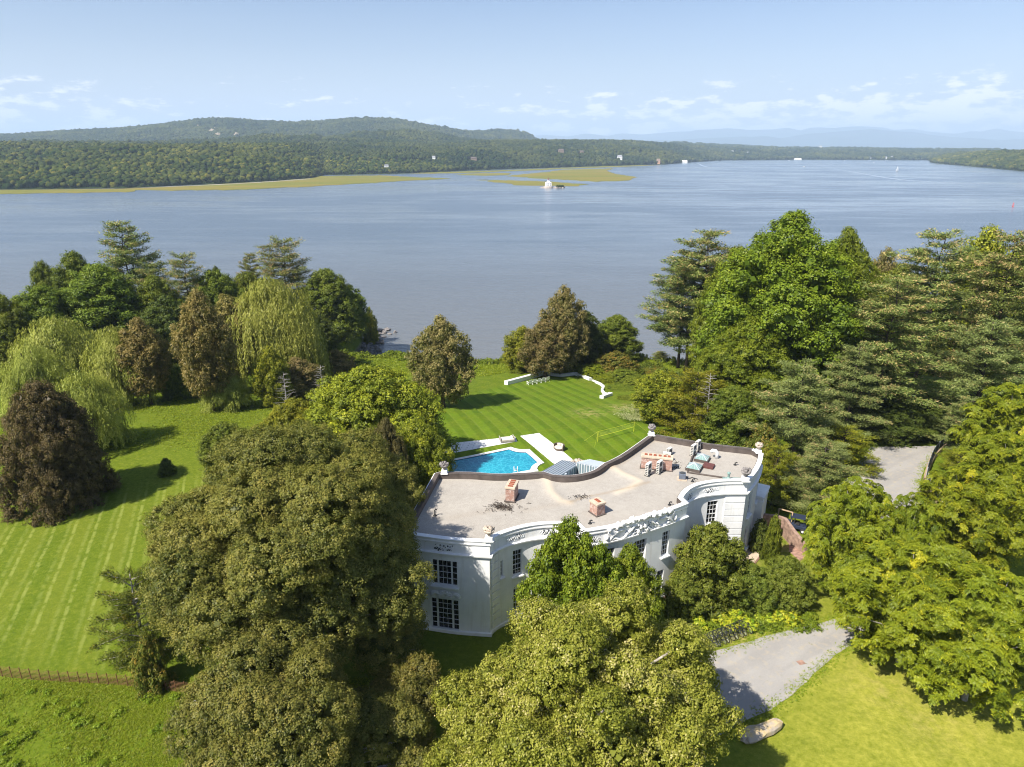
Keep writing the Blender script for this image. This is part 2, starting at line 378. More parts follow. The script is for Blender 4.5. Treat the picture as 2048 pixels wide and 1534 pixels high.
# ------------------------------------------------------------------ far shore
def ipl(u, pts): return np.interp(u, [q[0] for q in pts], [q[1] for q in pts])
SHORE = [(-200, 381), (0, 379), (230, 377), (340, 372), (460, 367), (560, 361), (615, 357), (646, 350), (680, 350), (817, 347), (970, 340), (1124, 335), (1261, 331), (1330, 329), (1380, 325), (1444, 321), (1616, 319.5), (1841, 320.5), (2250, 321)]
VC = [(-200, 291), (0, 289), (440, 290), (560, 287), (700, 291), (930, 289), (945, 283), (1070, 282), (1261, 283), (1329, 289), (1390, 293), (1500, 296), (1700, 297.5), (1850, 300), (2250, 301)]
VB = [(-200, 286), (0, 285), (300, 285), (440, 284), (530, 273), (615, 273), (700, 270), (782, 262), (823, 263), (936, 278), (1070, 286), (1261, 291), (1340, 287), (1400, 285), (1530, 291), (1640, 294), (1850, 299), (2250, 299)]
VA = [(-200, 284), (-100, 280), (0, 272), (150, 262), (250, 258), (330, 250), (400, 240), (430, 237.5), (470, 238), (520, 243), (600, 246), (650, 243), (700, 238), (740, 236.5), (800, 240), (860, 252), (910, 260), (940, 264), (970, 262), (1000, 261), (1030, 262), (1055, 268), (1075, 279), (1095, 293), (1150, 297), (1700, 298), (2250, 300)]
def ydist(v):
    a = PITCH-np.arctan((767-np.asarray(v, float))/FPX); return (CAMH-WATER)/np.tan(a)
def zat(v, Y):                        # height whose sight line has the row v at distance Y
    dy = (767-np.asarray(v, float))/FPX; return CAMH+(-math.sin(PITCH)+dy*math.cos(PITCH))/(math.cos(PITCH)+dy*math.sin(PITCH))*Y
def xat(u, Y): return (np.asarray(u, float)-1024)/FPX/(math.cos(PITCH)+.342*math.sin(PITCH))*Y
def knots(u):
    ys_ = ydist(ipl(u, SHORE)); yc = np.maximum(ys_*1.5, 1950.); yb = np.maximum(yc*1.35, 3300. + 3200*ss(1180, 1350, u)); ya = np.maximum(yb*1.4, 5600.)
    tr = 9.
    return [(ys_, WATER-1+0*yc), (ys_*1.015+5, WATER+3+0*yc), (ys_+(yc-ys_)*.35, (WATER+6)*.55+.45*(zat(ipl(u, VC), yc)-tr)), (yc, zat(ipl(u, VC), yc)-tr),
            ((yc+yb)/2, .5*(zat(ipl(u, VC), yc)+zat(ipl(u, VB), yb))-tr-14), (yb, zat(ipl(u, VB), yb)-tr), (yb+(ya-yb)*.3, zat(ipl(u, VB), yb)-tr-32), (ya, zat(ipl(u, VA), ya)-tr), (ya*1.25, WATER+0*ya-8)]
rngf = np.random.default_rng(5)
def hnoise(x, y):
    h = 0*x
    for k, (a, w) in enumerate(((9, 330), (6, 150), (3.5, 70))):
        h = h+a*np.sin(x/w*2+k*1.7+np.sin(y/w*1.3+k)*1.2)*np.sin(y/w*1.6+k*2.3+np.sin(x/w)*1.1)
    return h
def farz(u, Y):
    kn = knots(u); z = np.zeros_like(Y)+WATER-4
    for (y0, z0), (y1, z1) in zip(kn[:-1], kn[1:]):
        t = np.clip((Y-y0)/(y1-y0), 0, 1); s_ = t*t*(3-2*t)*.6+t*.4
        z = np.where((Y >= y0) & (Y <= y1), z0+(z1-z0)*s_, z)
    damp = ss(0, 1, (Y-kn[0][0])/500.); near = np.minimum(np.abs(Y-kn[3][0])/kn[3][0], np.abs(Y-kn[7][0])/kn[7][0])
    return z+hnoise(xat(u, Y), Y)*damp*np.clip(near*6, .12, 1)
def hill_material():
    t = NT('wooded_hillside'); p = t.pos(); n = t.noise(p, .045, 6, .7); n2 = t.noise(p, .006, 3)
    c = t.ramp(n, [(.3, (.016, .028, .011)), (.5, (.032, .048, .015)), (.72, (.06, .078, .02))])
    c = t.mix(t.ramp(n2, [(.5, 0.), (.7, .5)]), c, (.10, .12, .03)); t.col(c); t.rough(1, 0); t.bump(n, 1., 14.); return t.mat
M['hill'] = hill_material()
us = np.arange(-1400, 2260, 7.); nr = 150
U = np.repeat(us[None, :], nr, 0); T = np.linspace(0, 1, nr)[:, None]; K0 = knots(us)[0][0][None, :]; K1 = knots(us)[8][0][None, :]
YY = K0*(K1/K0)**T; ZZ = farz(U, YY); V = np.stack([xat(U, YY), YY, ZZ], -1).reshape(-1, 3)
idx = (np.arange(len(us)-1)[None, :]+np.arange(nr-1)[:, None]*len(us)).ravel()
hills = npmesh('hills', V, np.stack([idx, idx+1, idx+len(us)+1, idx+len(us)], 1), M['hill'], smooth=True); tag(hills, kind='structure')
# wooded headland on the near right of the far reach
HS = [(1845, 324.5), (1900, 329), (1960, 334), (2048, 342), (2150, 352), (2300, 366)]
HT = [(1845, 324.5), (1856, 318), (1880, 312), (1920, 307.5), (1980, 305), (2048, 303), (2300, 297)]
def headz(u, Y):
    y0 = ydist(ipl(u, HS)); y1 = y0*1.35; y2 = y1*1.5; zt = zat(ipl(u, HT), y1)-9
    t = np.clip((Y-y0)/(y1-y0), 0, 1); a = WATER-1+(zt-WATER+1)*(1-(1-t)**1.7); t2 = np.clip((Y-y1)/(y2-y1), 0, 1)
    return np.where(Y < y1, a, zt+(WATER-2-zt)*t2*t2*(3-2*t2))
us2 = np.arange(1845, 2301, 6.); nr2 = 50; U2 = np.repeat(us2[None, :], nr2, 0); T2 = np.linspace(0, 1, nr2)[:, None]; K = ydist(ipl(us2, HS))[None, :]
YY2 = K*(1+1.02*T2); V2 = np.stack([xat(U2, YY2), YY2, headz(U2, YY2)], -1).reshape(-1, 3)
i2 = (np.arange(len(us2)-1)[None, :]+np.arange(nr2-1)[:, None]*len(us2)).ravel()
tag(npmesh('headland_terrain', V2, np.stack([i2, i2+1, i2+len(us2)+1, i2+len(us2)], 1), M['hill'], smooth=True), kind='structure')

def ico(sub):
    import bmesh
    b = bmesh.new(); bmesh.ops.create_icosphere(b, subdivisions=sub, radius=1); v = np.array([q.co[:] for q in b.verts]); f = np.array([[q.index for q in fc.verts] for fc in b.faces]); b.free(); return v, f
def blobs(name, pos, rad, mat, sub, rng, squash=.85, amp=.28):
    v, f = ico(sub); n = len(pos)
    a = rng.uniform(0, 2*PI, n); ca, sa = np.cos(a)[:, None], np.sin(a)[:, None]
    q = v[None]*(1+rng.uniform(-amp, amp, (n, len(v), 1))); x = q[..., 0]*ca-q[..., 1]*sa; y = q[..., 0]*sa+q[..., 1]*ca
    q = np.stack([x, y, q[..., 2]*squash], -1)*rad[:, None, None]+pos[:, None, :]
    ff = f[None]+(np.arange(n)*len(v))[:, None, None]; tint = np.repeat(np.clip(rng.normal(.45, .25, n), 0, 1), len(f))
    return npmesh(name, q.reshape(-1, 3), ff.reshape(-1, 3), mat, tint=tint, smooth=True)
def forestmat(name, cols, nsc, bd):
    t = NT(name); a = t.node('ShaderNodeAttribute', attribute_name='tint').outputs['Fac']; p = t.pos(); n = t.noise(p, nsc, 4, .7)
    c = t.ramp(t.math('MULTIPLY_ADD', n, .5, t.math('MULTIPLY', a, .75)), [(i/(len(cols)-1)*.8+.1, q) for i, q in enumerate(cols)])
    big = t.noise(p, .0035, 3); c = t.mix(t.ramp(big, [(.42, 0.), (.60, .55)]), c, (.12, .125, .03)); c = t.mix(t.ramp(t.noise(p, .011, 4), [(.45, .5), (.6, 0.)]), c, (.012, .028, .012))
    t.col(c); t.rough(1, 0); t.bump(n, 1., bd); return t.mat
M['forest'] = forestmat('distant_woodland', [(.012, .026, .008), (.032, .052, .012), (.066, .086, .018), (.17, .155, .028)], .35, 2.5)
M['forest2'] = forestmat('ridge_woodland', [(.008, .018, .008), (.018, .032, .012), (.034, .050, .016), (.07, .080, .022)], .2, 3.5)
FIELDS = [(30, 292.5, 300, 295.5), (430, 295.5, 560, 298), (790, 352/1.0-38, 850, 319), (330, 293, 470, 294.5)]
HOMES = [(143, 297.5, 14, 5), (196, 280, 10, 4), (347, 288, 8, 6), (771, 331, 12, 6), (947, 316, 16, 7), (867, 314, 9, 7), (1122, 301, 15, 8), (1240, 316, 14, 11), (1318, 324, 10, 12), (1371, 324, 15, 7), (1163, 303, 12, 6), (1640, 293.5, 8, 6), (1598, 319, 20, 4), (1770, 315, 18, 6), (1741, 315, 9, 5), (1788, 315, 12, 7), (1464, 302, 8, 4), (1497, 305, 8, 5)]
def far_hit(u, v, lift=0., nmin=0.):
    Y = np.linspace(1000, 9000, 4000); uu = np.full_like(Y, u); z = farz(uu, Y)+lift; zr = zat(v, Y); k = np.nonzero((zr <= z) & (Y > knots(np.array([float(u)]))[0][0][0]+nmin))[0]
    return float(Y[k[0]]) if len(k) else 4000.
HPOS = []
for hu, hv, wpx, hpx in HOMES:
    Yh = far_hit(hu, hv+2, 3.); HPOS.append((hu, Yh, wpx*Yh/1443., hpx*Yh/1443.))
def scatter(fn, ulo, uhi, ylo_f, y0, y1, d0, rng, keep=None):
    out = []; Y = y0
    P_, R_ = [], []
    while Y < y1:
        d = max(d0, Y*d0/2000.); n = int((uhi-ulo)/1443.*Y/d)
        u = rng.uniform(ulo, uhi, n); yy = Y+rng.uniform(-d*.7, d*.7, n)
        ok = (yy > ylo_f(u)+6)
        u, yy = u[ok], yy[ok]
        z = fn(u, yy); x = xat(u, yy); ok = z > WATER+1.2
        vv = z+10; row = 767-FPX*np.tan(PITCH-np.arctan((CAMH-vv)/yy))   # only the wooded ground that can be seen
        for (fu0, fv0, fu1, fv1) in FIELDS: ok &= ~((u > fu0) & (u < fu1) & (row > fv0) & (row < fv1))
        for (hu, Yh, hw, hh) in HPOS:
            xh = float(xat(hu, Yh)); ok &= ~((np.abs(x-xh) < hw*.6+5) & (yy > Yh-hh*4-30) & (yy < Yh+12))
        u, yy, z, x = u[ok], yy[ok], z[ok], x[ok]
        r = d*rng.uniform(.42, .82, len(u)); h = rng.uniform(2.0, 8.5, len(u))*min(1.3, d/d0)+rng.exponential(1.2, len(u))
        P_.append(np.stack([x, yy, z+h-2], 1)); R_.append(r); Y += d*.8
    return np.concatenate(P_), np.concatenate(R_)
sh = lambda u: ydist(ipl(u, SHORE))
pA, rA = scatter(farz, -700, 1500, sh, 1040, 2150, 8.2, rngf)
f1 = blobs('far_forest', pA, rA, M['forest'], 2, rngf); tag(f1, kind='stuff')
pB, rB = scatter(farz, -700, 2000, sh, 2150, 6800, 8.6, rngf)
f2 = blobs('far_forest', pB, rB, M['forest2'], 1, rngf, .9); tag(f2, kind='stuff')
pC, rC = scatter(headz, 1846, 2200, lambda u: ydist(ipl(u, HS)), 1650, 4200, 8.2, rngf)
f3 = blobs('headland_forest', pC, rC, M['forest'], 2, rngf); tag(f3, kind='stuff')
# blue mountains beyond
VM = [(900, 275), (1070, 271), (1090, 269.5), (1134, 273), (1175, 267), (1213, 272), (1240, 268), (1281, 269), (1340, 264), (1375, 262.5), (1392, 259.5), (1444, 257.8), (1489, 260), (1547, 258.5), (1568, 255), (1596, 261), (1616, 255), (1634, 254.5), (1661, 257), (1713, 252.3), (1755, 255), (1782, 260), (1817, 257.5), (1858, 264), (1900, 269), (1921, 265), (1935, 262), (1955, 264), (1983, 257.5), (2014, 262), (2048, 265), (2250, 272)]
VM2 = [(1000, 290), (1300, 284), (1400, 277), (1480, 273), (1560, 276), (1620, 268), (1680, 262), (1740, 258), (1800, 264), (1900, 274), (2000, 280), (2250, 285)]
M['mount'] = plain('mountain_forest', (.035, .055, .03), 1, .3, .002, spec=0)
def mountain(prof, Y0, Y1, seed):
    us = np.arange(prof[0][0], 2250, 6.); rows = np.linspace(0, 1, 26)[:, None]; Uq = np.repeat(us[None], 26, 0); Yq = Y0+(Y1-Y0)*rows+0*Uq
    zt = zat(ipl(us, prof), Y1)[None]; fall = ss(0, 1, rows)**.9
    z = WATER-10+(zt-WATER+10)*fall
    z = z+120*np.sin(Uq/23.+seed)*np.sin(rows*6+Uq/60.)*np.sin(rows*PI)
    Vq = np.stack([xat(Uq, Yq), Yq, z], -1); back = Vq[-1].copy(); back[:, 1] += 1500; back[:, 2] = WATER-20
    Vq = np.concatenate([Vq, back[None]], 0).reshape(-1, 3); n = len(us); i = (np.arange(n-1)[None]+np.arange(26)[:, None]*n).ravel()
    return tag(npmesh('mountains', Vq, np.stack([i, i+1, i+n+1, i+n], 1), M['mount'], smooth=True), kind='structure')
mountain(VM2, 20000, 24000, 1); mountain(VM, 25000, 31000, 4)
HAZE_TOP = float(max(zat(252, 31000.), 300))+60

# green floating marsh beds
M['marsh'] = (lambda t: (t.col(t.mix(t.ramp(t.noise(t.pos(), 1, 5, .65, (.004, .012, 1)), [(.4, 0.), (.62, 1.)]), t.ramp(t.noise(t.pos(), .2, 5), [(.3, (.12, .135, .03)), (.7, (.19, .195, .05))]), (.22, .18, .05))), t.rough(1, 0), t.mat)[2])(NT('marsh_plants'))
def z2(x, y): return (680+x/2.926, 160+y/2.926)
MARSH = [[(-1200, 379), (-150, 379), (0, 379), (200, 378), (330, 373.5), (450, 367.5), (560, 361.5), (640, 352), (760, 351), (830, 354), (905, 357), (860, 359.5), (820, 361), (760, 365), (700, 368.5), (560, 376), (450, 380), (330, 381), (285, 379.5), (255, 384), (0, 388), (-150, 389), (-1200, 389)],
         [z2(*q) for q in ((975, 562), (1060, 552), (1100, 548), (1200, 540), (1300, 525), (1450, 520), (1600, 518), (1560, 530), (1600, 548), (1680, 560), (1735, 568), (1700, 580), (1680, 590), (1500, 595), (1300, 583), (1150, 575))],
         [z2(*q) for q in ((850, 588), (920, 586), (1100, 590), (1190, 593), (1330, 602), (1455, 612), (1380, 620), (1250, 618), (1100, 617), (1020, 616), (980, 605), (900, 600))],
         [z2(*q) for q in ((400, 546), (600, 538), (900, 530), (1300, 514), (1560, 504), (1740, 499), (1900, 497), (1700, 506), (1560, 511), (1300, 520), (1180, 528), (1000, 533), (850, 540), (700, 545), (500, 548))],
         [z2(*q) for q in ((680, 552), (800, 546), (1000, 545), (980, 556), (850, 560), (720, 558))], [z2(*q) for q in ((800, 586), (870, 582), (850, 588))]]
for poly in MARSH:
    q = [P(u, v, WATER+.12) for u, v in poly]; out = []; rg = random.Random(3)
    for a, b in zip(q, q[1:]+q[:1]):
        L = math.hypot(b[0]-a[0], b[1]-a[1]); n = max(1, int(L/16))
        for k in range(n):
            t_ = k/n; out.append((a[0]+(b[0]-a[0])*t_+rg.uniform(-5, 5), a[1]+(b[1]-a[1])*t_+rg.uniform(-13, 13)))
    o = MB().prism(out, WATER+.02, WATER+.3).build('marsh_plants', M['marsh']); tag(o, kind='stuff')
# pale narrow beach under the far trees
bc = [(-100, 380), (0, 379.3), (230, 377.5), (340, 373), (460, 368), (560, 362), (620, 357.5)]
o = MB()
for (u0, v0), (u1, v1) in zip(bc[:-1], bc[1:]):
    a, b = P(u0, v0+.5, WATER+.5), P(u1, v1+.5, WATER+.5); c_, d_ = P(u1, v1-.4, WATER+1.2), P(u0, v0-.4, WATER+1.2); o.add([a, b, c_, d_], [(0, 1, 2, 3)])
tag(o.build('far_beach', plain('pale_sand', (.38, .34, .28), .9, .2, .02)), kind='structure')

# ------------------------------------------------------------------ haze
t = NT('haze'); t.n.remove(t.b); vol = t.node('ShaderNodeVolumePrincipled'); vol.inputs['Color'].default_value = (.64, .80, 1.0, 1); vol.inputs['Density'].default_value = 1/13800.; vol.inputs['Anisotropy'].default_value = .0
t.link(vol.outputs[0], t.out.inputs['Volume'])
hz = MB().box((0, 16600, (HAZE_TOP-22)/2), (60000, 34000, HAZE_TOP+22)).build('haze', t.mat); tag(hz, kind='stuff'); hz.visible_shadow = True

# ------------------------------------------------------------------ the curved white mansion
def catmull(pts, step=.35):
    pts = [np.array(q, float) for q in pts]; e = [2*pts[0]-pts[1]]+pts+[2*pts[-1]-pts[-2]]; out = []
    for i in range(1, len(e)-2):
        n = max(2, int(np.linalg.norm(e[i+1]-e[i])/step))
        for k in range(n):
            t = k/n; a, b, c, d = e[i-1:i+3]; out.append(tuple(.5*((2*b)+(-a+c)*t+(2*a-5*b+4*c-d)*t*t+(-a+3*b-3*c+d)*t**3)))
    out.append(tuple(pts[-1])); return out
ZP = 10.4; ZR = 9.72
RUNS = [catmull([(-10.15, 55.45), (-8, 54.9), (-5.2, 54.3), (-2.05, 53.95)], .6),
        catmull([(-2.0, 54.25), (-1.55, 54.9), (-.7, 55.6), (.8, 56.45), (2.4, 57.0), (4.1, 57.2), (6.15, 57.05)]),
        catmull([(6.75, 55.75), (8.8, 56.35), (10.8, 57.15), (13.4, 58.5), (15.6, 59.75), (17.6, 61.1)], .5),
        catmull([(17.3, 62.2), (17.85, 63.2), (18.8, 64.4), (20.3, 65.4), (22.6, 66.0), (25.35, 66.1)]),
        catmull([(25.4, 66.15), (27.0, 68.4), (28.3, 70.7), (29.25, 72.9)], .6),
        [(28.6, 74.2)], [(23.8, 75.6), (17.5, 78.6)], catmull([(17.2, 78.3), (13.3, 73.1), (11.6, 71.2), (10.5, 70.2)], .6),
        catmull([(10.3, 69.9), (9.0, 68.3), (7.4, 67.4), (5.8, 67.1), (4.4, 67.3)]), catmull([(3.5, 68.0), (-1.3, 67.5), (-4.6, 67.9), (-7.9, 67.95)], .6), [(-8.4, 67.6)]]
OUT = [q for r_ in RUNS for q in r_]
OUT = np.array(OUT); NO = len(OUT)
nxt = np.roll(OUT, -1, 0); seg = nxt-OUT; SL = np.hypot(seg[:, 0], seg[:, 1]); S0 = np.concatenate([[0], np.cumsum(SL)]); TOT = S0[-1]
en = np.stack([seg[:, 1], -seg[:, 0]], 1)/SL[:, None]; vn = en+np.roll(en, 1, 0); vn /= np.linalg.norm(vn, axis=1)[:, None]
mit = 1/np.maximum(.55, (vn*en).sum(1)); VN = vn*mit[:, None]
def wp(s, z=0., off=0.):
    s = s % TOT; i = min(NO-1, int(np.searchsorted(S0, s, 'right')-1)); q = OUT[i]+seg[i]*(s-S0[i])/SL[i]; n = en[i]; return (q[0]+n[0]*off, q[1]+n[1]*off, z), n
def s_of(u, v, z):
    q = np.array(P(u, v, z)[:2]); best = (1e9, 0)
    for i in range(NO):
        if OUT[i][1] > 74 or en[i][1] > .35: continue
        t = np.clip(((q-OUT[i])*seg[i]).sum()/SL[i]**2, 0, 1); d = np.linalg.norm(OUT[i]+seg[i]*t-q)
        if d < best[0]: best = (d, S0[i]+t*SL[i])
    return best[1]
starts = [0]
for r_ in RUNS: starts.append(starts[-1]+len(r_))
def run_s(k): return S0[starts[k]]
def stucco():
    t = NT('white_stucco'); p = t.pos(); n = t.noise(p, .8, 6, .65); n2 = t.noise(p, 1, 4, .6, (2.2, 2.2, .22)); f = t.noise(p, 9, 4)
    c = t.ramp(n, [(.3, (.76, .765, .765)), (.62, (.85, .85, .84))]); c = t.mix(t.ramp(n2, [(.52, 0.), (.78, .42)]), c, (.56, .51, .44)); t.col(c); t.rough(.75, .2); t.bump(t.math('ADD', f, n), .18, .05); return t.mat
M['stucco'] = stucco(); M['trim'] = plain('white_painted_trim', (.80, .80, .79), .55, .05, 1.2); M['relief'] = plain('white_plaster_relief', (.82, .81, .79), .6, .08, 2.)
M['stain'] = plain('stained_plaster', (.66, .55, .42), .8, .3, 1.5); M['darkpane'] = NT('window_glass').mat
_b = M['darkpane'].node_tree.nodes['Principled BSDF']; _b.inputs['Base Color'].default_value = (.012, .014, .016, 1); _b.inputs['Roughness'].default_value = .08; _b.inputs['Specular IOR Level'].default_value = .5
mansion = empty('white_mansion', (8, 62, 0), 'curved two storey white stucco mansion with a flat gravel roof beside the pool', 'house'); MI = Matrix.Translation((-8, -62, 0))
def own(o, parent=None):
    o.parent = parent or mansion; o.matrix_parent_inverse = MI if parent is None else Matrix(); return o
# windows: (left u, right u, middle v, mid z, z0, z1, columns as list of groups, rows)
WIN = []
def addwin(u0, u1, v, z0, z1, groups, rows, sh=0): WIN.append((s_of(u0, v, (z0+z1)/2)+sh, s_of(u1, v, (z0+z1)/2)+sh, z0, z1, groups, rows))
addwin(864, 917, 1143, 5.25, 8.0, (1, 3, 1), 4); addwin(862, 920, 1226, .25, 3.75, (1, 3, 1), 6)
addwin(993.5, 1002, 1133, 5.6, 7.4, (1,), 4); addwin(1018.5, 1042, 1120, 5.2, 8.0, (3,), 5); addwin(1018, 1041, 1194, .8, 3.7, (3,), 5)
addwin(1083, 1105, 1120, 5.2, 8.0, (3,), 5); addwin(1083, 1105, 1190, .8, 3.7, (3,), 5)
addwin(1202, 1226, 1118, 5.2, 8.0, (3,), 5); addwin(1261, 1294, 1103, 5.2, 8.0, (4,), 5); addwin(1321, 1343, 1088, 5.2, 8.0, (3,), 5)
addwin(1318, 1338, 1175, .3, 3.6, (2,), 5); addwin(1262, 1292, 1180, .3, 3.6, (4,), 5)
addwin(1411, 1434, 1024, 5.2, 8.0, (3,), 5); addwin(1406, 1430, 1090, .8, 3.7, (3,), 5)
_s3 = run_s(3); WIN.append((_s3+.55, _s3+1.1, 5.2, 7.8, (1,), 5)); WIN.append((_s3+.55, _s3+1.1, .8, 3.6, (1,), 5))
_s4 = run_s(4)
for a_ in (1.3, 5.2):
    for z0_, z1_ in ((.8, 3.7), (5.2, 8.0)): WIN.append((_s4+a_, _s4+a_+1.25, z0_, z1_, (3,), 5))
ss_ = sorted(set([round(float(q), 3) for q in S0]+[round(float(q), 3) for w in WIN for q in w[:2]])); keep_ = [ss_[0]]
for q in ss_[1:]:
    if q-keep_[-1] > .012 or any(abs(q-w[k]) < .002 for w in WIN for k in (0, 1)): keep_.append(q)
zz_ = sorted(set([-.6, 0., 9.95]+[z for w in WIN for z in w[2:4]]))
mb = MB()
for a, b in zip(keep_[:-1], keep_[1:]):
    m_ = (a+b)/2
    for z0, z1 in zip(zz_[:-1], zz_[1:]):
        zm = (z0+z1)/2
        if any(w[0] < m_ < w[1] and w[2] < zm < w[3] for w in WIN): continue
        mb.add([wp(a+1e-4, z0)[0], wp(b-1e-4, z0)[0], wp(b-1e-4, z1)[0], wp(a+1e-4, z1)[0]], [(0, 1, 2, 3)])
for w in WIN:
    L, Rr = wp(w[0]+.003), wp(w[1]-.003); D = .3
    for (a, za), (b, zb) in (((w[0], w[2]), (w[0], w[3])), ((w[1], w[3]), (w[1], w[2])), ((w[0], w[3]), (w[1], w[3])), ((w[1], w[2]), (w[0], w[2]))):
        mb.add([wp(a, za)[0], wp(b, zb)[0], wp(b, zb, -D)[0], wp(a, za, -D)[0]], [(0, 1, 2, 3)])
own(mb.build('wall', M['stucco']))
for w in WIN:                                             # each window: frame, panes, sill
    fr = MB(); (a, na), (b, nb) = wp(w[0], w[2], -.2), wp(w[1], w[2], -.2); a = Vector(a); b = Vector(b); d = (b-a); wd = d.length; d.normalize(); rz = math.atan2(d.y, d.x); z0, z1 = w[2], w[3]
    def bar(x0, x1, za, zb, th): fr.box(a+d*((x0+x1)/2)+Vector((0, 0, (za+zb)/2-z0)), (x1-x0, th, zb-za), rz)
    bar(0, .06, z0, z1, .1); bar(wd-.06, wd, z0, z1, .1); bar(.07, wd-.07, z1-.07, z1, .1); bar(.07, wd-.07, z0, z0+.09, .1)
    gr, rows = w[4], w[5]; tot = sum(gr)+.5*(len(gr)-1); x = .07; unit = (wd-.14)/tot
    for gi, gcols in enumerate(gr):
        x1 = x+unit*gcols
        for k in range(1, gcols): bar(x+unit*k-.012, x+unit*k+.012, z0+.09, z1-.07, .05)
        for k in range(1, rows):
            zc = z0+.09+(z1-z0-.16)*k/rows; h_ = .03 if k == rows//2 and len(gr) == 1 else .012; bar(x, x1, zc-h_, zc+h_, .06)
        x = x1
        if gi < len(gr)-1: bar(x+.02, x+unit*.5-.02, z0+.09, z1-.07, .12); x += unit*.5
    fo = fr.build('window', M['trim']); own(fo)
    pn = MB(); nrm = Vector((na[0], na[1], 0)); c0 = a-nrm*.04; c1 = b-nrm*.04
    pn.add([c0, c1, c1+Vector((0, 0, z1-z0)), c0+Vector((0, 0, z1-z0))], [(0, 1, 2, 3)]); po = pn.build('pane', M['darkpane']); po.parent = fo
    if z0 > .5:
        sb = MB(); m_, n_ = wp((w[0]+w[1])/2, z0, .04); sb.box((m_[0], m_[1], z0-.10), (wd+.3, .42, .16), rz); sb.box((m_[0], m_[1], z0-.24), (wd+.1, .26, .12), rz); so_ = sb.build('sill', M['trim'], bevel=.02); so_.parent = fo
def sweep(name, prof, mat, i0=0, i1=None, parent=None, smooth=False):
    closed = i1 is None; ids = list(range(NO)) if closed else [i % NO for i in range(i0, i1)]
    v = [(OUT[i][0]+VN[i][0]*o_, OUT[i][1]+VN[i][1]*o_, z) for i in ids for o_, z in prof]; k = len(prof); f = []
    for j in range(len(ids) if closed else len(ids)-1):
        j2 = (j+1) % len(ids)
        for q in range(k): f.append((j*k+q, j2*k+q, j2*k+(q+1) % k, j*k+(q+1) % k))
    m = MB(); m.add(v, f)
    if not closed: m.f += [tuple(range(k))[::-1], tuple((len(ids)-1)*k+q for q in range(k))]
    m.m = [0]*len(m.f); o = m.build(name, mat); own(o, parent); return o
sweep('parapet', [(-.36, 9.5), (.04, 9.9), (.13, 9.96), (.13, 10.06), (.10, 10.1), (.10, 10.3), (.16, 10.34), (.16, ZP), (-.36, ZP)], M['trim'])
sweep('frieze', [(-.1, 8.9), (.035, 8.9), (.035, 9.92), (-.1, 9.92)], M['stucco'])
sweep('cornice', [(-.1, 8.58), (.08, 8.6), (.12, 8.68), (.26, 8.76), (.28, 8.9), (.04, 8.93), (-.1, 8.93)], M['trim'])
sweep('base_course', [(-.1, -.3), (.14, -.3), (.14, .32), (.05, .38), (-.1, .38)], M['trim'])
M['flash'] = plain('brown_roof_flashing', (.105, .085, .075), .8, .3, 1.)
i5 = starts[4]+3
sweep('roof_edge_flashing', [(-.42, 9.5), (-.365, 9.5), (-.365, ZP-.03), (-.42, ZP-.03)], M['flash'])
o = sweep('parapet_cap', [(-.42, ZP+.003), (.06, ZP+.003), (.06, ZP+.035), (-.42, ZP+.035)], M['flash'], starts[5], starts[10]+2)
# roof surface: fine grid inside the parapet with gentle falls and worn pale ridges
rx = np.arange(-11, 30.3, .25); ry = np.arange(53.3, 79.3, .25); RX, RY = np.meshgrid(rx, ry)
bd = distpoly(RX, RY, [tuple(q) for q in OUT]+[tuple(OUT[0])]); ins = pip(RX, RY, [tuple(q) for q in OUT])
def rp(u, v): return P(u, v, ZR)[:2]
RIDGE = [[rp(1092, 956), rp(1102, 985), rp(1122, 1001), rp(1140, 1004)], [rp(1216, 930), rp(1245, 948), rp(1280, 962), rp(1262, 975), rp(1235, 985)]]
VALLEY = [[rp(1140, 1004), rp(1165, 993), rp(1210, 985), rp(1262, 975), rp(1300, 962)], [rp(1050, 1020), rp(1140, 1004)], [rp(900, 1035), rp(1010, 1015)]]
rd = np.minimum(distpoly(RX, RY, RIDGE[0]), distpoly(RX, RY, RIDGE[1])); vd = distpoly(RX, RY, VALLEY[0]); vd2 = np.minimum(distpoly(RX, RY, VALLEY[1]), distpoly(RX, RY, VALLEY[2]))
RZ = ZR+.16*np.exp(-(rd/.7)**2)-.10*np.exp(-(vd/1.5)**2)-.05*np.exp(-(vd2/1.8)**2)+.10*np.exp(-(np.where(ins, bd, 0)/.7)**2)
nyx = RX.shape; vv = np.stack([RX, RY, RZ], -1).reshape(-1, 3); okc = (ins & (bd > .12)) | (bd < .12)
qi = (np.arange(nyx[1]-1)[None]+np.arange(nyx[0]-1)[:, None]*nyx[1]); q4 = np.stack([qi, qi+1, qi+nyx[1]+1, qi+nyx[1]], -1).reshape(-1, 4); okf = okc.ravel()[q4].all(1); q4 = q4[okf]
used = np.unique(q4); remap = np.zeros(len(vv), int); remap[used] = np.arange(len(used))
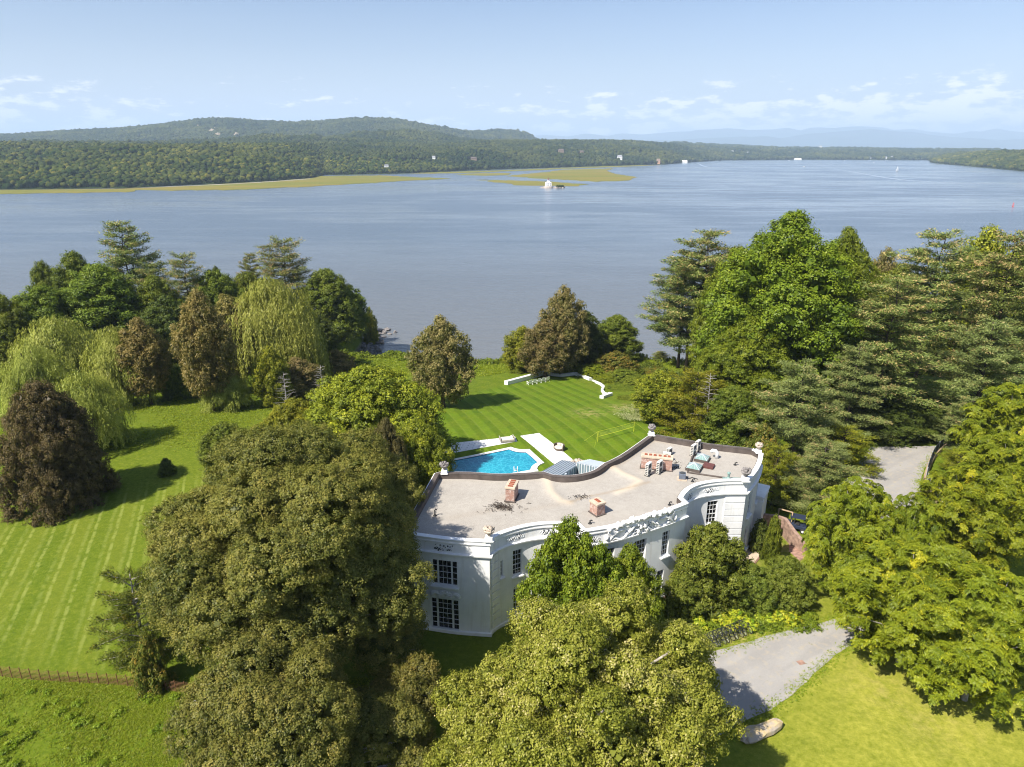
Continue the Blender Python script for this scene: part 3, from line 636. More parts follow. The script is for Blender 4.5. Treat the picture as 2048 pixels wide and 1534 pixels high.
def roof_material():
    t = NT('gravel_roof'); p = t.pos(); n1 = t.noise(p, .35, 5, .6); n2 = t.noise(p, 2.2, 5, .65); n3 = t.noise(p, 22, 3, .7)
    c = t.ramp(n1, [(.3, (.25, .225, .195)), (.50, (.37, .34, .298)), (.75, (.46, .425, .375))]); c = t.mix(.45, c, t.ramp(n2, [(.3, (.22, .195, .17)), (.7, (.48, .445, .395))])); c = t.mix(.55, c, t.ramp(n3, [(.33, (.20, .18, .155)), (.6, (.52, .48, .425))]))
    r_ = t.node('ShaderNodeAttribute', attribute_name='ridge').outputs['Fac']; v_ = t.node('ShaderNodeAttribute', attribute_name='valley').outputs['Fac']
    c = t.mix(t.math('MULTIPLY', r_, .75), c, (.58, .49, .37)); c = t.mix(t.math('MULTIPLY', v_, t.ramp(n2, [(.35, .25), (.65, .8)])), c, (.30, .22, .14)); t.col(c); t.rough(.95, .1); t.bump(n3, .5, .04); return t.mat
M['roof'] = roof_material()
roof = npmesh('roof', vv[used], remap[q4], M['roof'], smooth=True); own(roof)
for nm, val in (('ridge', np.exp(-(rd/.42)**2)), ('valley', np.exp(-(vd/.22)**2)*.8+np.exp(-(vd2/.5)**2)*.25+.6*np.exp(-((bd-.5)/.25)**2)*(RY > 70)*(RX < 20))):
    a = roof.data.attributes.new(nm, 'FLOAT', 'POINT'); a.data.foreach_set('value', val.ravel()[used].astype(np.float32))
# quoins: raised courses beside the corners
def quoins(sa, sb, z0=.5, z1=8.5, h=.80):
    z = z0; m = MB()
    while z+h <= z1+.05:
        n = max(2, int((sb-sa)/.3)); v = []
        for k in range(n+1):
            s_ = sa+(sb-sa)*k/n
            for o_, zz in ((-.01, z+.05), (.10, z+.06), (.10, z+h-.06), (-.01, z+h-.05)): v.append(wp(s_, zz, o_)[0])
        f = [(k*4+q, (k+1)*4+q, (k+1)*4+(q+1) % 4, k*4+(q+1) % 4) for k in range(n) for q in range(4)]+[(3, 2, 1, 0), tuple(n*4+q for q in range(4))]
        m.add(v, f); z += h
    own(m.build('quoin', M['stucco']))
quoins(run_s(1)+.12, run_s(1)+1.25); quoins(run_s(4)-2.3, run_s(4)-.12); quoins(run_s(5)-1.4, run_s(5)-.1)
# pierced grilles in the frieze
M['grille'] = plain('dark_pierced_recess', (.05, .06, .07), .9)
def grille(s, w=1.9):
    m = MB(); rg = random.Random(int(s*10)); m.mi = 0; a = wp(s-w/2, 9.42, .04)[0]; b = wp(s+w/2, 9.42, .04)[0]; rz = math.atan2(b[1]-a[1], b[0]-a[0]); c = wp(s, 9.42, .045)[0]
    Mx = Matrix.Translation(c) @ Matrix.Rotation(rz, 4, 'Z')
    for k in range(34):
        x = rg.uniform(-w/2, w/2); z = rg.uniform(-.28, .28); q = rg.uniform(.05, .13)
        m.add([Mx @ Vector((x+dx*q*rg.uniform(.6, 1.4), -.012, z+dz*q*rg.uniform(.5, 1.2))) for dx, dz in ((-1, -.5), (.3, -1), (1, .2), (0, 1))], [(0, 1, 2, 3)])
    m.mi = 1
    for k in range(9):
        x = -w/2+w*(k+.5)/9; m.tube([Mx @ Vector((x-.12, -.02, -.22+.1*math.sin(k))), Mx @ Vector((x, -.06, .08*math.cos(k*2))), Mx @ Vector((x+.12, -.02, .2))], .03, 5)
    own(m.build('grille', [M['grille'], M['trim']]))
for u, v in ((890, 1090), (1029, 1074), (1098, 1066), (1188, 1090), (1425, 983), (1387, 996)): grille(s_of(u, v, 9.4))
# sculpted plaster relief over the middle of the bow
def relief():
    m = MB(); s0, s1 = s_of(1208, 1075, 9.3), s_of(1349, 1028, 9.6); Lr = s1-s0
    def w(t_, z, o_=.12): return Vector(wp(s0+Lr*t_, z, o_)[0])
    def scroll(pts, r): m.tube([w(*q) for q in pts], r, 7)
    rg = random.Random(8)
    for k in range(64):                                  # cloud-like garland along the top
        t_ = .04+.92*k/63; z = 10.22+.30*math.sin(PI*t_)+rg.uniform(-.12, .12); m.blob(w(t_, z, rg.uniform(-.1, .22)), (rg.uniform(.16, .32), rg.uniform(.16, .3), rg.uniform(.12, .26)), k, .25, 8, 6)
    for sgn in (0, 1):
        f = (lambda q: q) if sgn == 0 else (lambda q: 1-q)
        scroll([(f(.0), 8.75), (f(.05), 8.95), (f(.10), 9.5), (f(.17), 9.85), (f(.25), 9.75)], [.10, .16, .18, .15, .08])
        scroll([(f(.06), 8.9), (f(.12), 9.15), (f(.17), 8.95), (f(.22), 8.8), (f(.27), 9.1), (f(.30), 9.6)], [.12, .15, .12, .16, .16, .1])
        scroll([(f(.27), 9.2), (f(.33), 9.5), (f(.38), 9.9), (f(.42), 9.85)], [.14, .13, .13, .08])
        scroll([(f(.33), 8.8), (f(.38), 9.0), (f(.43), 9.35), (f(.40), 9.5), (f(.37), 9.3)], [.09, .12, .12, .09, .06])
        m.blob(w(f(.44), 9.1, .15), (.22, .2, .3), 3, .3); m.blob(w(f(.47), 9.55, .15), (.2, .16, .26), 5, .35)
        m.blob(w(f(.98), 9.35, .18), (.24, .22, .3), 7, .1)
        for k in range(7):                               # shell of rays
            a_ = .15+k*.2; scroll([(f(.975), 9.4, .16), (f(.975-.12*math.cos(a_)), 9.4+.85*math.sin(a_), .2)], [.05, .085])
    for k in range(40): m.blob(w(rg.uniform(.28, .72), rg.uniform(8.75, 9.9), .1), (rg.uniform(.07, .16),)*3, k, .3, 6, 5)
    own(m.build('plaster_relief', M['relief'], smooth=True))
    m = MB(); s0 = s_of(862, 1185, 4.4); s1 = s_of(920, 1185, 4.4); Lr = s1-s0
    for c_, rr in ((.16, .45), (.5, .6), (.86, .45)):    # three shells over the garden window
        for k in range(9):
            a_ = PI*k/8; m.tube([Vector(wp(s0+Lr*c_, 4.15, .05)[0]), Vector(wp(s0+Lr*c_+rr*math.cos(a_)*1.1, 4.15+rr*math.sin(a_), .14)[0])], [.04, .10], 6)
        m.tube([Vector(wp(s0+Lr*c_+rr*1.15*math.cos(a_), 4.15+rr*1.05*math.sin(a_), .1)[0]) for a_ in [PI*j/12 for j in range(13)]], .07, 6)
    own(m.build('plaster_relief', M['relief'], smooth=True))
relief()
# chimneys
def brickmat():
    t = NT('weathered_brick'); p = t.pos(True); br = t.node('ShaderNodeTexBrick', {'Vector': t.node('ShaderNodeMapping', {'Vector': p, 'Rotation': (R(90), 0, 0)}).outputs[0], 'Color1': (.36, .16, .11, 1), 'Color2': (.27, .125, .09, 1), 'Mortar': (.50, .43, .38, 1), 'Scale': 3.6, 'Mortar Size': .03, 'Brick Width': .7, 'Row Height': .26})
    c = t.mix(t.ramp(t.noise(p, 3.5, 5), [(.48, 0.), (.62, .65)]), br.outputs[0], (.60, .50, .45)); t.col(c); t.rough(.9, .1); t.bump(br.outputs['Fac'], -.3, .02); return t.mat
M['brick'] = brickmat(); M['cement'] = plain('pale_cement_cap', (.52, .42, .32), .9, .2, 2.); M['flue'] = plain('clay_flue', (.30, .09, .05), .9, .2, 3.)
def chimney(c, L, Wd, h, rz, flues, capz=.22):
    m = MB(); Mx = Matrix.Translation((c[0], c[1], ZR)) @ Matrix.Rotation(rz, 4, 'Z'); m.box((0, 0, h/2-.1), (Wd, L, h+.2), 0, Mx)
    o = m.build('chimney', M['brick']); own(o, roof); o.matrix_parent_inverse = Matrix()
    m = MB(); m.box((0, 0, h+capz/2), (Wd+.16, L+.16, capz), 0, Mx); m.build('chimney_cap', M['cement'], o, bevel=.03)
    m = MB(); m.box((0, 0, .03), (Wd+.25, L+.25, .14), 0, Mx); m.build('lead_flashing', M['flash'], o)
    f = MB()
    for (x, y, sx, sy) in flues: f.box((x, y, h+capz+.02), (sx, sy, .12), 0, Mx)
    f.build('flue', M['flue'], o); return o
c1 = rp(1020, 1000); chimney((c1[0]+.2, c1[1]+.45), 1.75, .92, 1.45, R(-14), [(0, y, .5, .2) for y in (-.62, -.2, .2, .62)])
c2 = rp(1195, 1029); chimney((c2[0], c2[1]+.3), 1.15, 1.0, 1.15, R(32), [(0, 0, .3, .7)])
c3 = rp(1313, 937); chimney((c3[0], c3[1]+.1), 3.4, .95, 1.35, R(76), [(0, y, .35, .3) for y in (-1.3, -.85, -.3, .25, .75, 1.25)])
# solarium wedges behind the back wall
M['zinc'] = plain('grey_standing_seam_metal', (.42, .47, .52), .4, .08, 1., .0, 0, .5); M['glaze'] = plain('solarium_glass', (.20, .27, .30), .12, .15, 1., spec=.6)
def solarium(pts_top, z_hi, z_lo, wdt):
    a = Vector((*pts_top[0], z_hi)); b = Vector((*pts_top[1], z_lo)); d = (b-a).normalized(); n = Vector((-d.y, d.x, 0)).normalized()*wdt/2
    m = MB(); lft = [a+n, b+n, b-n, a-n]; m.add(lft+[q-Vector((0, 0, .12)) for q in lft], [(0, 3, 2, 1), (4, 5, 6, 7), (0, 1, 5, 4), (1, 2, 6, 5), (2, 3, 7, 6), (3, 0, 4, 7)])
    for k in range(8):
        q = n*(1-2*(k+.0)/7)*.98; m.tube([a+q+Vector((0, 0, .04)), b+q+Vector((0, 0, .04))], .045, 4)
    o = m.build('solarium_roof', M['zinc']); own(o)
    m = MB()
    for q in (n*.97, -n*.97): m.add([a+q-Vector((0, 0, .13)), b+q-Vector((0, 0, .13)), Vector((b.x+q.x, b.y+q.y, .1)), Vector((a.x+q.x, a.y+q.y, .1))], [(0, 1, 2, 3)])
    m.add([b+n*.97-Vector((0, 0, .13)), b-n*.97-Vector((0, 0, .13)), Vector((b.x-n.x*.97, b.y-n.y*.97, .1)), Vector((b.x+n.x*.97, b.y+n.y*.97, .1))], [(0, 1, 2, 3)])
    g_ = m.build('solarium_glazing', M['glaze']); g_.parent = o
    m = MB()
    for q in (n, -n):
        for k in range(9):
            t_ = k/8; x = a.lerp(b, t_)+q-Vector((0, 0, .05)); m.tube([x, Vector((x.x, x.y, .1))], .05, 4)
    m.build('glazing_bar', M['trim'], o)
solarium((P(1100, 949, 10)[:2], P(1143, 923, 7.6)[:2]), 10.0, 7.6, 2.3); solarium((P(1208, 931, 9.9)[:2], P(1166, 922, 8.6)[:2]), 9.9, 8.6, 1.7)
# white annex at the side
an = MB(); q0 = P(1537, 985, 5.6); an.box((q0[0]-1.3, q0[1]+.9, 2.7), (2.6, 3.2, 5.4), R(-30)); an.box((q0[0]-1.3, q0[1]+.9, 5.5), (2.9, 3.5, .25), R(-30)); an.box((q0[0]-1.3, q0[1]+.9, 4.9), (2.75, 3.35, .15), R(-30))
own(an.build('annex', M['stucco'], bevel=.03))
# downpipes and drain heads
m = MB(); m.tube([wp(run_s(3)+.25, 8.1, .12)[0], wp(run_s(3)+.25, 7.6, .14)[0], wp(run_s(3)+.25, .2, .14)[0]], .07, 8); own(m.build('downpipe', M['darkbark']))
# skylights, hatch, vents (fixed to the roof)
M['skyl'] = plain('greenish_wired_glass', (.22, .33, .30), .25, .2, 2., spec=.5); M['hatch'] = plain('dark_red_hatch', (.13, .05, .045), .6, .15, 1.); M['black'] = plain('black_rubber', (.03, .03, .032), .7, .2)
def skylight(u, v, sz, h=.45, rz=R(-28)):
    c = rp(u, v); m = MB(); Mx = Matrix.Translation((c[0], c[1], ZR)) @ Matrix.Rotation(rz, 4, 'Z'); s_ = sz/2
    m.box((0, 0, .16), (sz+.12, sz+.12, .32), 0, Mx); o = m.build('skylight', M['flash']); own(o)
    m = MB(); base = [Mx @ Vector((x, y, .33)) for x, y in ((-s_, -s_), (s_, -s_), (s_, s_), (-s_, s_))]; top = Mx @ Vector((0, 0, .33+h)); m.add(base+[top], [(0, 1, 4), (1, 2, 4), (2, 3, 4), (3, 0, 4)]); m.build('skylight_pane', M['skyl'], o)
    m = MB()
    for q in base: m.tube([q, top], .05, 4)
    for k in range(4):
        for t_ in (.33, .66): m.tube([base[k].lerp(base[(k+1) % 4], t_), top], .022, 4)
    m.build('skylight_bar', M['zinc'], o)
skylight(1404, 920, 1.45); skylight(1388, 938, 1.5)
m = MB(); c = rp(1417, 934); m.box((c[0], c[1], ZR+.15), (1.2, 1.1, .3), R(-28)); own(m.build('hatch', M['hatch'], bevel=.03))
for u, v, h in ((870, 1031, .75), (1198, 948, .4), (1130, 952, .35), (1339, 1010, .4), (1180, 1047, .4), (1470, 930, .35), (1385, 963, .35), (1010, 985, .05)):
    if h < .1: continue
    c = rp(u, v); m = MB(); m.tube([(c[0], c[1], ZR-.05), (c[0], c[1], ZR+h*.8), (c[0]+.06, c[1]-.06, ZR+h), (c[0]+.22, c[1]-.1, ZR+h*.92)], .07, 8); m.lathe((c[0], c[1], ZR), [(.2, 0), (.16, .06), (.08, .1)], 10); own(m.build('vent_pipe', M['black'] if u != 1198 and u != 1130 else M['zinc'], smooth=True))
c = rp(1433, 917); m = MB(); m.tube([(c[0], c[1], ZR), (c[0], c[1], ZR+.75), (c[0]-.15, c[1]+.05, ZR+.95), (c[0]-.5, c[1]+.2, ZR+.95), (c[0]-.62, c[1]+.25, ZR+.75)], .2, 12); own(m.build('roof_duct', M['trim'], smooth=True))
c = rp(1458, 962); m = MB(); m.box((c[0]+.3, c[1], ZR+.14), (1.9, .7, .26), R(-2)); m.lathe((c[0]-.1, c[1], ZR+.25), [(.22, 0), (.2, .2), (.12, .25), (.12, .6), (.2, .62), (.18, .8), (.05, .85)], 10); own(m.build('roof_ventilator', M['skyl'], bevel=.02))
m = MB(); a_, b_ = rp(1374, 946), rp(1450, 957); m.tube([(a_[0], a_[1], ZR+.1), (b_[0], b_[1], ZR+.1)], .09, 6); a2, b2 = rp(1375, 943), rp(1386, 912); m.tube([(a2[0], a2[1], ZR+.12), (b2[0], b2[1], ZR+.12)], .12, 6); own(m.build('roof_curb', M['flash']))

# ------------------------------------------------------------------ things on the roof
M['acwhite'] = plain('cream_enamel', (.70, .67, .60), .5, .06, 1.); M['acdark'] = plain('dark_grille_metal', (.06, .065, .07), .6)
def ac_unit(u, v, rz, w, h, label, name='outdoor_ac_unit'):
    c = rp(u, v); t = empty(name, (c[0], c[1], ZR), label, 'air conditioner', 'air conditioning units on the mansion roof', rz)
    m = MB(); m.box((0, 0, .12+h/2), (w, .36, h)); m.build('casing', M['acwhite'], t, bevel=.03)
    n = 2 if h > 1.0 else 1
    for k in range(n):
        z = .12+h*(k+.5)/n; m = MB(); r_ = min(w, h/n)*.40; m.lathe((0, 0, 0), [(r_*.2, 0), (r_*.95, .01), (r_, .03)], 16, Matrix.Translation((-.04, -.185, z)) @ Matrix.Rotation(R(90), 4, 'X')); m.build('fan_grille', M['acdark'], t)
    m = MB()
    for k in range(6): m.box((-w/2-.006, 0, .2+h*(k+.5)/6.5), (.012, .26, h/11))
    m.build('side_louver', M['acdark'], t)
    m = MB()
    for x in (-.3*w, .3*w): m.box((x, 0, .05), (.1, .6, .12))
    m.build('foot', M['acdark'], t); return t
ac_unit(1296, 950, R(52), .95, 1.38, 'tall cream air conditioner in front of the long chimney, left of the front two')
ac_unit(1318, 946, R(52), .95, 1.38, 'tall cream air conditioner in front of the long chimney, right of the front two')
ac_unit(1338, 910, R(48), .85, .8, 'small cream air conditioner standing farthest back behind the long chimney')
ac_unit(1333, 922, R(-14), .9, 1.0, 'boxy cream air conditioner with a dark fan at the end of the long chimney')
ac_unit(1386, 911, R(50), .9, 1.3, 'cream air conditioner beside the glass skylight, nearer of two')
ac_unit(1395, 901, R(50), .9, 1.2, 'cream air conditioner beside the glass skylight, farther of two')
c = rp(1364, 958); t = empty('condenser', (c[0], c[1], ZR), 'dark square condenser on a pale pad in the open middle of the roof', 'condenser', None, R(-12))
m = MB(); m.box((0, 0, .05), (1.0, 1.0, .1)); m.build('pad', M['cement'], t); m = MB(); m.box((0, 0, .42), (.72, .72, .62)); m.build('casing', plain('blue_grey_metal', (.14, .16, .20), .5), t, bevel=.04)
m = MB(); m.lathe((0, 0, .73), [(.31, 0), (.31, .05), (.27, .06), (.05, .08)], 18); m.build('fan_guard', M['acdark'], t)
m = MB(); m.tube([(.36, .1, .3), (.7, .1, .1), (1.1, .5, .06), (1.7, .2, .06)], .04, 6); m.build('pipe', M['black'], t)
# twig litter
m = MB(); rg = random.Random(4); c = rp(1003, 1014)
for k in range(190):
    a_ = rg.uniform(0, 6.28); r_ = abs(rg.gauss(0, .8)); x = c[0]+r_*math.cos(a_)*1.25; y = c[1]+r_*math.sin(a_)*.8; b_ = rg.uniform(0, 6.28); L = rg.uniform(.15, .55); m.tube([(x, y, ZR+.02), (x+L*.5*math.cos(b_), y+L*.5*math.sin(b_), ZR+rg.uniform(.03, .12)), (x+L*math.cos(b_+.5), y+L*math.sin(b_+.5), ZR+.03)], .018, 3)
tag(m.build('twig_litter', M['darkbark']), kind='stuff')
for (u, v, n_, s_) in ((1161, 993, 60, .5), (1352, 935, 50, .35), (1350, 925, 30, .4)):
    m = MB(); c = rp(u, v)
    for k in range(n_):
        x, y = c[0]+rg.gauss(0, s_), c[1]+rg.gauss(0, s_*.5); m.box((x, y, ZR+.015), (.09, .07, .02), rg.uniform(0, 3))
    tag(m.build('leaf_litter', M['darkbark']), kind='stuff')
# stone urns
M['stone'] = plain('weathered_stone', (.50, .42, .34), .9, .25, 3., bump=.4); M['greystone'] = plain('grey_weathered_stone', (.24, .22, .21), .9, .3, 3., bump=.4)
def urn(x, y, z, mat, label, sc=1.0, ped=True):
    t = empty('stone_urn', (x, y, z), label, 'urn', 'stone urns along the roof edge'); m = MB()
    m.lathe((0, 0, 0), [(.02, .42*sc), (.12*sc, .42*sc), (.10*sc, .5*sc), (.22*sc, .62*sc), (.42*sc, .82*sc), (.5*sc, 1.0*sc), (.46*sc, 1.04*sc), (.1*sc, 1.04*sc)], 14); m.build('bowl', M[mat], t, smooth=True)
    m = MB(); m.box((0, 0, .2*sc), (.62*sc, .62*sc, .44*sc)); m.box((0, 0, .02), (.8*sc, .8*sc, .1)); m.build('pedestal', M['trim'] if ped else M[mat], t, bevel=.04)
    m = MB(); rg = random.Random(int(x*9)+1)
    for k in range(26):
        a_ = rg.uniform(0, 6.28); r_ = .42*sc*math.sqrt(rg.random()); m.blob((r_*math.cos(a_), r_*math.sin(a_), 1.03*sc+.2*sc*(1-r_/.5/sc)+rg.uniform(0, .1)), (rg.uniform(.08, .15)*sc,)*3, k, .25, 6, 5)
    m.build('carved_fruit', M[mat], t, smooth=True); return t
def onwall(u, v): 
    q = P(u, v, ZP); return q
q = wp(run_s(1)-.35, ZP, -.2)[0]; urn(q[0], q[1], ZP, 'stone', 'warm brown stone urn at the corner above the garden window wing', 1.05)
q = P(889, 946, ZP); urn(q[0], q[1], ZP, 'greystone', 'stone urn of carved fruit standing beside the pool corner of the roof', 1.0)
q = P(1302, 868, ZP); urn(q[0]-.0, q[1]-.3, ZP, 'greystone', 'grey stone urn on the back corner of the roof near the volleyball net', 1.05)
q = P(1520, 905, ZP); urn(q[0]-.2, q[1], ZP, 'stone', 'pale stone urn on the far corner of the roof against the yew', .95)
q = P(1491, 962, ZP); urn(q[0], q[1]+.1, ZP, 'greystone', 'dark grey stone urn on the corner above the side wall', 1.1)

# ------------------------------------------------------------------ pool, paths, garden furniture
POOLZ = .16
def pt(u, v): return P(u, v, POOLZ)[:2]
coping = [pt(878, 923), pt(950, 909)]+[pt(1022, 893.5)]+[pt(*q) for q in ((1030, 896.5), (1040, 898.3), (1050, 898.6))]+[pt(1059, 898), pt(1074, 912), pt(1088.5, 925)]+[pt(*q) for q in ((1081, 928), (1076, 932), (1074, 937))]+[pt(1077, 941), pt(1045, 948), pt(1000, 956), pt(900, 958), pt(855, 950)]
inner = [pt(884, 925.5), pt(955, 911.5), pt(1018, 898.5)]+[pt(*q) for q in ((1025, 901.3), (1033, 903.4), (1042, 904.3))]+[pt(1052, 904.5), pt(1064, 914), pt(1075, 924.5)]+[pt(*q) for q in ((1068, 928.5), (1063, 933), (1061, 938))]+[pt(1059, 940), pt(1038, 943.5), pt(1000, 950), pt(905, 952), pt(866, 945)]
M['coping'] = plain('white_pool_stone', (.76, .74, .70), .7, .08, 1.5)
def water2():
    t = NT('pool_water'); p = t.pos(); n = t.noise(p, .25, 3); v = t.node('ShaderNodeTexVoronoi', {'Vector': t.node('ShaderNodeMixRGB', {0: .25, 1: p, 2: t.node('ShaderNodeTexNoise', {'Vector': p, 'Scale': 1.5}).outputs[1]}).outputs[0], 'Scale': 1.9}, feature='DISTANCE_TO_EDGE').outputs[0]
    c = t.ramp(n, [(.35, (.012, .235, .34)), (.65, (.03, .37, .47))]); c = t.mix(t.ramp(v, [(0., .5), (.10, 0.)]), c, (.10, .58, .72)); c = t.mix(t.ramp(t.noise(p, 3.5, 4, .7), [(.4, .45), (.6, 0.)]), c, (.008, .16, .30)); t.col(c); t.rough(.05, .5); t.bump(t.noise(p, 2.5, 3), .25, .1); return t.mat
M['poolwater'] = water2()
m = MB(); n = len(coping)
v_ = [(*q, .0) for q in coping]+[(*q, POOLZ) for q in coping]+[(*q, POOLZ) for q in inner]+[(*q, .02) for q in inner]
pool = empty('swimming_pool', (0, 92, 0), 'blue swimming pool with scalloped corners and white stone coping behind the mansion', 'swimming pool')
m.add(v_, [(i+k*n, (i+1) % n+k*n, (i+1) % n+(k+1)*n, i+(k+1)*n) for k in range(3) for i in range(n)]); o = m.build('coping', M['coping']); o.parent = pool; o.location = (0, -92, 0)
M['tileband'] = plain('dark_blue_tiles', (.05, .07, .16), .3, .5, 8.)
m = MB(); ins_ = [(*q,) for q in inner]; m.add([(q[0], q[1], .155) for q in inner]+[(q[0], q[1], .045) for q in inner], [(i, (i+1) % n, n+(i+1) % n, n+i) for i in range(n)])
cx_ = sum(q[0] for q in inner)/n; cy_ = sum(q[1] for q in inner)/n; m.v = [(cx_+(a-cx_)*.997, cy_+(b-cy_)*.997, c) for a, b, c in m.v]
o = m.build('tile_band', M['tileband']); o.parent = pool; o.location = (0, -92, 0)
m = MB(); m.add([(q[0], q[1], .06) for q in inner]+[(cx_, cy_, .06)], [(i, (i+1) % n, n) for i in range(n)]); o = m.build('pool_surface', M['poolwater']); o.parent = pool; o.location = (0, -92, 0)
c = pt(1028, 943); m = MB()
for k in (0, .5): m.tube([(c[0]+k, c[1]-.4, .15), (c[0]+k, c[1]-.3, .75), (c[0]+k, c[1]+.1, .9), (c[0]+k, c[1]+.5, .5), (c[0]+k, c[1]+.55, .05)], .05, 8)
for z_ in (.1, .3): m.tube([(c[0], c[1]+.5, z_), (c[0]+.5, c[1]+.5, z_)], .05, 6)
o = m.build('handrail', M['trim'], smooth=True); o.parent = pool; o.location = (0, -92, 0)
def paver():
    t = NT('white_patterned_paving'); p = t.pos(); mp = t.node('ShaderNodeMapping', {'Vector': p, 'Rotation': (0, 0, R(9)), 'Scale': (1.15, 1.15, 1)}).outputs[0]
    f = t.node('ShaderNodeVectorMath', {0: mp}, operation='FRACTION').outputs[0]; s_ = t.node('ShaderNodeSeparateXYZ', {0: f})
    dx = t.math('ABSOLUTE', t.math('SUBTRACT', s_.outputs[0], .5)); dy = t.math('ABSOLUTE', t.math('SUBTRACT', s_.outputs[1], .5)); d = t.math('ADD', dx, dy); k = t.math('LESS_THAN', d, .17)
    ln = t.math('GREATER_THAN', t.math('MAXIMUM', dx, dy), .485)
    c = t.mix(k, t.ramp(t.noise(p, 2, 4), [(.3, (.68, .66, .62)), (.7, (.80, .78, .74))]), (.36, .36, .37)); c = t.mix(t.math('MULTIPLY', ln, .35), c, (.45, .42, .36)); t.col(c); t.rough(.8, .2); return t.mat
M['paver'] = paver()
p1 = [P(*q, .03) for q in ((740, 938), (820, 918), (904, 886), (960, 880.5), (1030, 873), (1034.5, 882.6), (960, 896), (897, 907.5), (800, 950))]
p2 = [P(*q, .03) for q in ((1041, 871.5), (1078, 866), (1118, 896), (1155, 927), (1160, 940), (1125, 944), (1112, 931), (1075, 900))]
for q in (p1, p2): tag(MB().prism(q, -.1, .035).build('garden_path', M['paver']), kind='structure')
M['cush'] = plain('cream_cushion', (.66, .60, .52), .9, .08, 2.); M['wick'] = plain('dark_wicker', (.13, .10, .08), .9, .3, 12., bump=.5); M['greywood'] = plain('silvered_wood', (.34, .31, .28), .85, .2, 3.)
def at(u, v, z=.04): q = P(u, v, z); return q
q = at(1014, 882); t = empty('daybed', q, 'cream cushioned daybed with raised wooden ends at the corner of the white path', 'daybed', None, R(14))
m = MB(); m.box((0, 0, .2), (2.3, 1.35, .24)); [m.box((sx*1.05, sy*.6, .06), (.1, .1, .16)) for sx in (-1, 1) for sy in (-1, 1)]; m.build('frame', M['greywood'], t, bevel=.02)
m = MB(); m.box((0, 0, .42), (2.05, 1.25, .22)); m.build('mattress', M['cush'], t, bevel=.06)
for s_ in (-1, 1):
    m = MB(); m.box((s_*1.12, 0, .48), (.09, 1.35, .62)); m.build('end_board', M['greywood'], t, bevel=.02)
m = MB(); m.box((.82, .1, .62), (.3, .9, .22), 0, Matrix.Rotation(R(0), 4, 'Y')); m.build('pillow', M['cush'], t, bevel=.08)
q = at(1118, 899); t = empty('curved_loveseat', q, 'round backed wicker loveseat with cream cushions on the white path', 'loveseat', None, R(-38))
m = MB()
for k in range(13):
    a_ = R(-10)+R(200)*k/12; m.box((.85*math.cos(a_), .72*math.sin(a_), .42), (.24, .1, .84), a_+PI/2)
m.lathe((0, 0, 0), [(.7, .05), (.78, .25), (.74, .34)], 20, Matrix.Diagonal((1.05, .9, 1, 1))); m.build('wicker_shell', M['wick'], t)
m = MB(); m.lathe((0, -.05, .33), [(.66, 0), (.7, .08), (.64, .16), (.2, .18)], 20, Matrix.Diagonal((1.05, .9, 1, 1))); m.build('seat_cushion', M['cush'], t, smooth=True)
for k in (60, 120):
    m = MB(); a_ = R(k); m.box((.58*math.cos(a_), .5*math.sin(a_), .68), (.55, .16, .42), a_+PI/2); m.build('back_cushion', M['cush'], t, bevel=.06)
# urn planter between the solarium wedges
q = P(1156, 945, 6.5); t = empty('flower_planter', (q[0], q[1]+.8, 0), 'tall stone figure crowned with carved flowers between the glass solarium roofs', 'sculpture'); m = MB()
m.lathe((0, 0, 0), [(.9, 0), (.9, .3), (.6, .5), (.5, 3.5), (.7, 5.2), (.95, 6.0), (.5, 6.5)], 14); m.build('pedestal', M['stone'], t, smooth=True); m = MB(); rg = random.Random(2)
for k in range(60):
    a_ = rg.uniform(0, 6.28); r_ = 1.15*math.sqrt(rg.random()); m.blob((r_*math.cos(a_), r_*math.sin(a_), 6.4+1.3*math.sqrt(max(0, 1-(r_/1.25)**2))), (rg.uniform(.13, .24),)*3, k, .25, 7, 5)
m.build('carved_flowers', M['stone'], t, smooth=True)
# adirondack chairs in a row by the end wall
M['chairw'] = plain('white_garden_paint', (.80, .80, .78), .5, .05, 2.)
def adirondack():
    t = empty('garden_chair', (0, 0, 0), 'x', 'garden chair', 'white garden chairs in a row by the low wall')
    m = MB(); [m.box((x, 0, 0), (.10, .5, .02), 0, Matrix.Translation((0, .05, .36)) @ Matrix.Rotation(R(-12), 4, 'X')) for x in (-.24, -.12, 0, .12, .24)]; m.build('seat', M['chairw'], t)
    m = MB(); [m.box((x*1.15, 0, .42), (.115, .025, .84-abs(x)*.5), 0, Matrix.Translation((0, .30, .28)) @ Matrix.Rotation(R(-22), 4, 'X')) for x in (-.24, -.12, 0, .12, .24)]; m.build('backrest', M['chairw'], t)
    for s_ in (-1, 1):
        m = MB(); m.box((s_*.38, .02, .57), (.14, .78, .03)); m.build('armrest', M['chairw'], t); m = MB(); m.box((s_*.36, -.28, .28), (.04, .1, .56)); m.build('leg', M['chairw'], t); m = MB(); m.tube([(s_*.36, -.2, .34), (s_*.36, .5, .03)], .035, 4); m.build('leg', M['chairw'], t)
    return t
ch0 = adirondack(); ordn = ['leftmost', 'second from the left', 'middle', 'second from the right', 'rightmost']
for k in range(5):
    q = PG(1059+8.6*k, 769-1.7*k); a_ = R(20); lab = 'white garden chair on the lawn, %s of five by the low wall' % ordn[k]; rz = R(205)
    if k == 0: ch0.location = q; ch0.rotation_euler = (0, 0, rz); ch0.scale = (1.25,)*3; ch0['label'] = lab
    else: dup(ch0, q, rz, 1.25, lab)
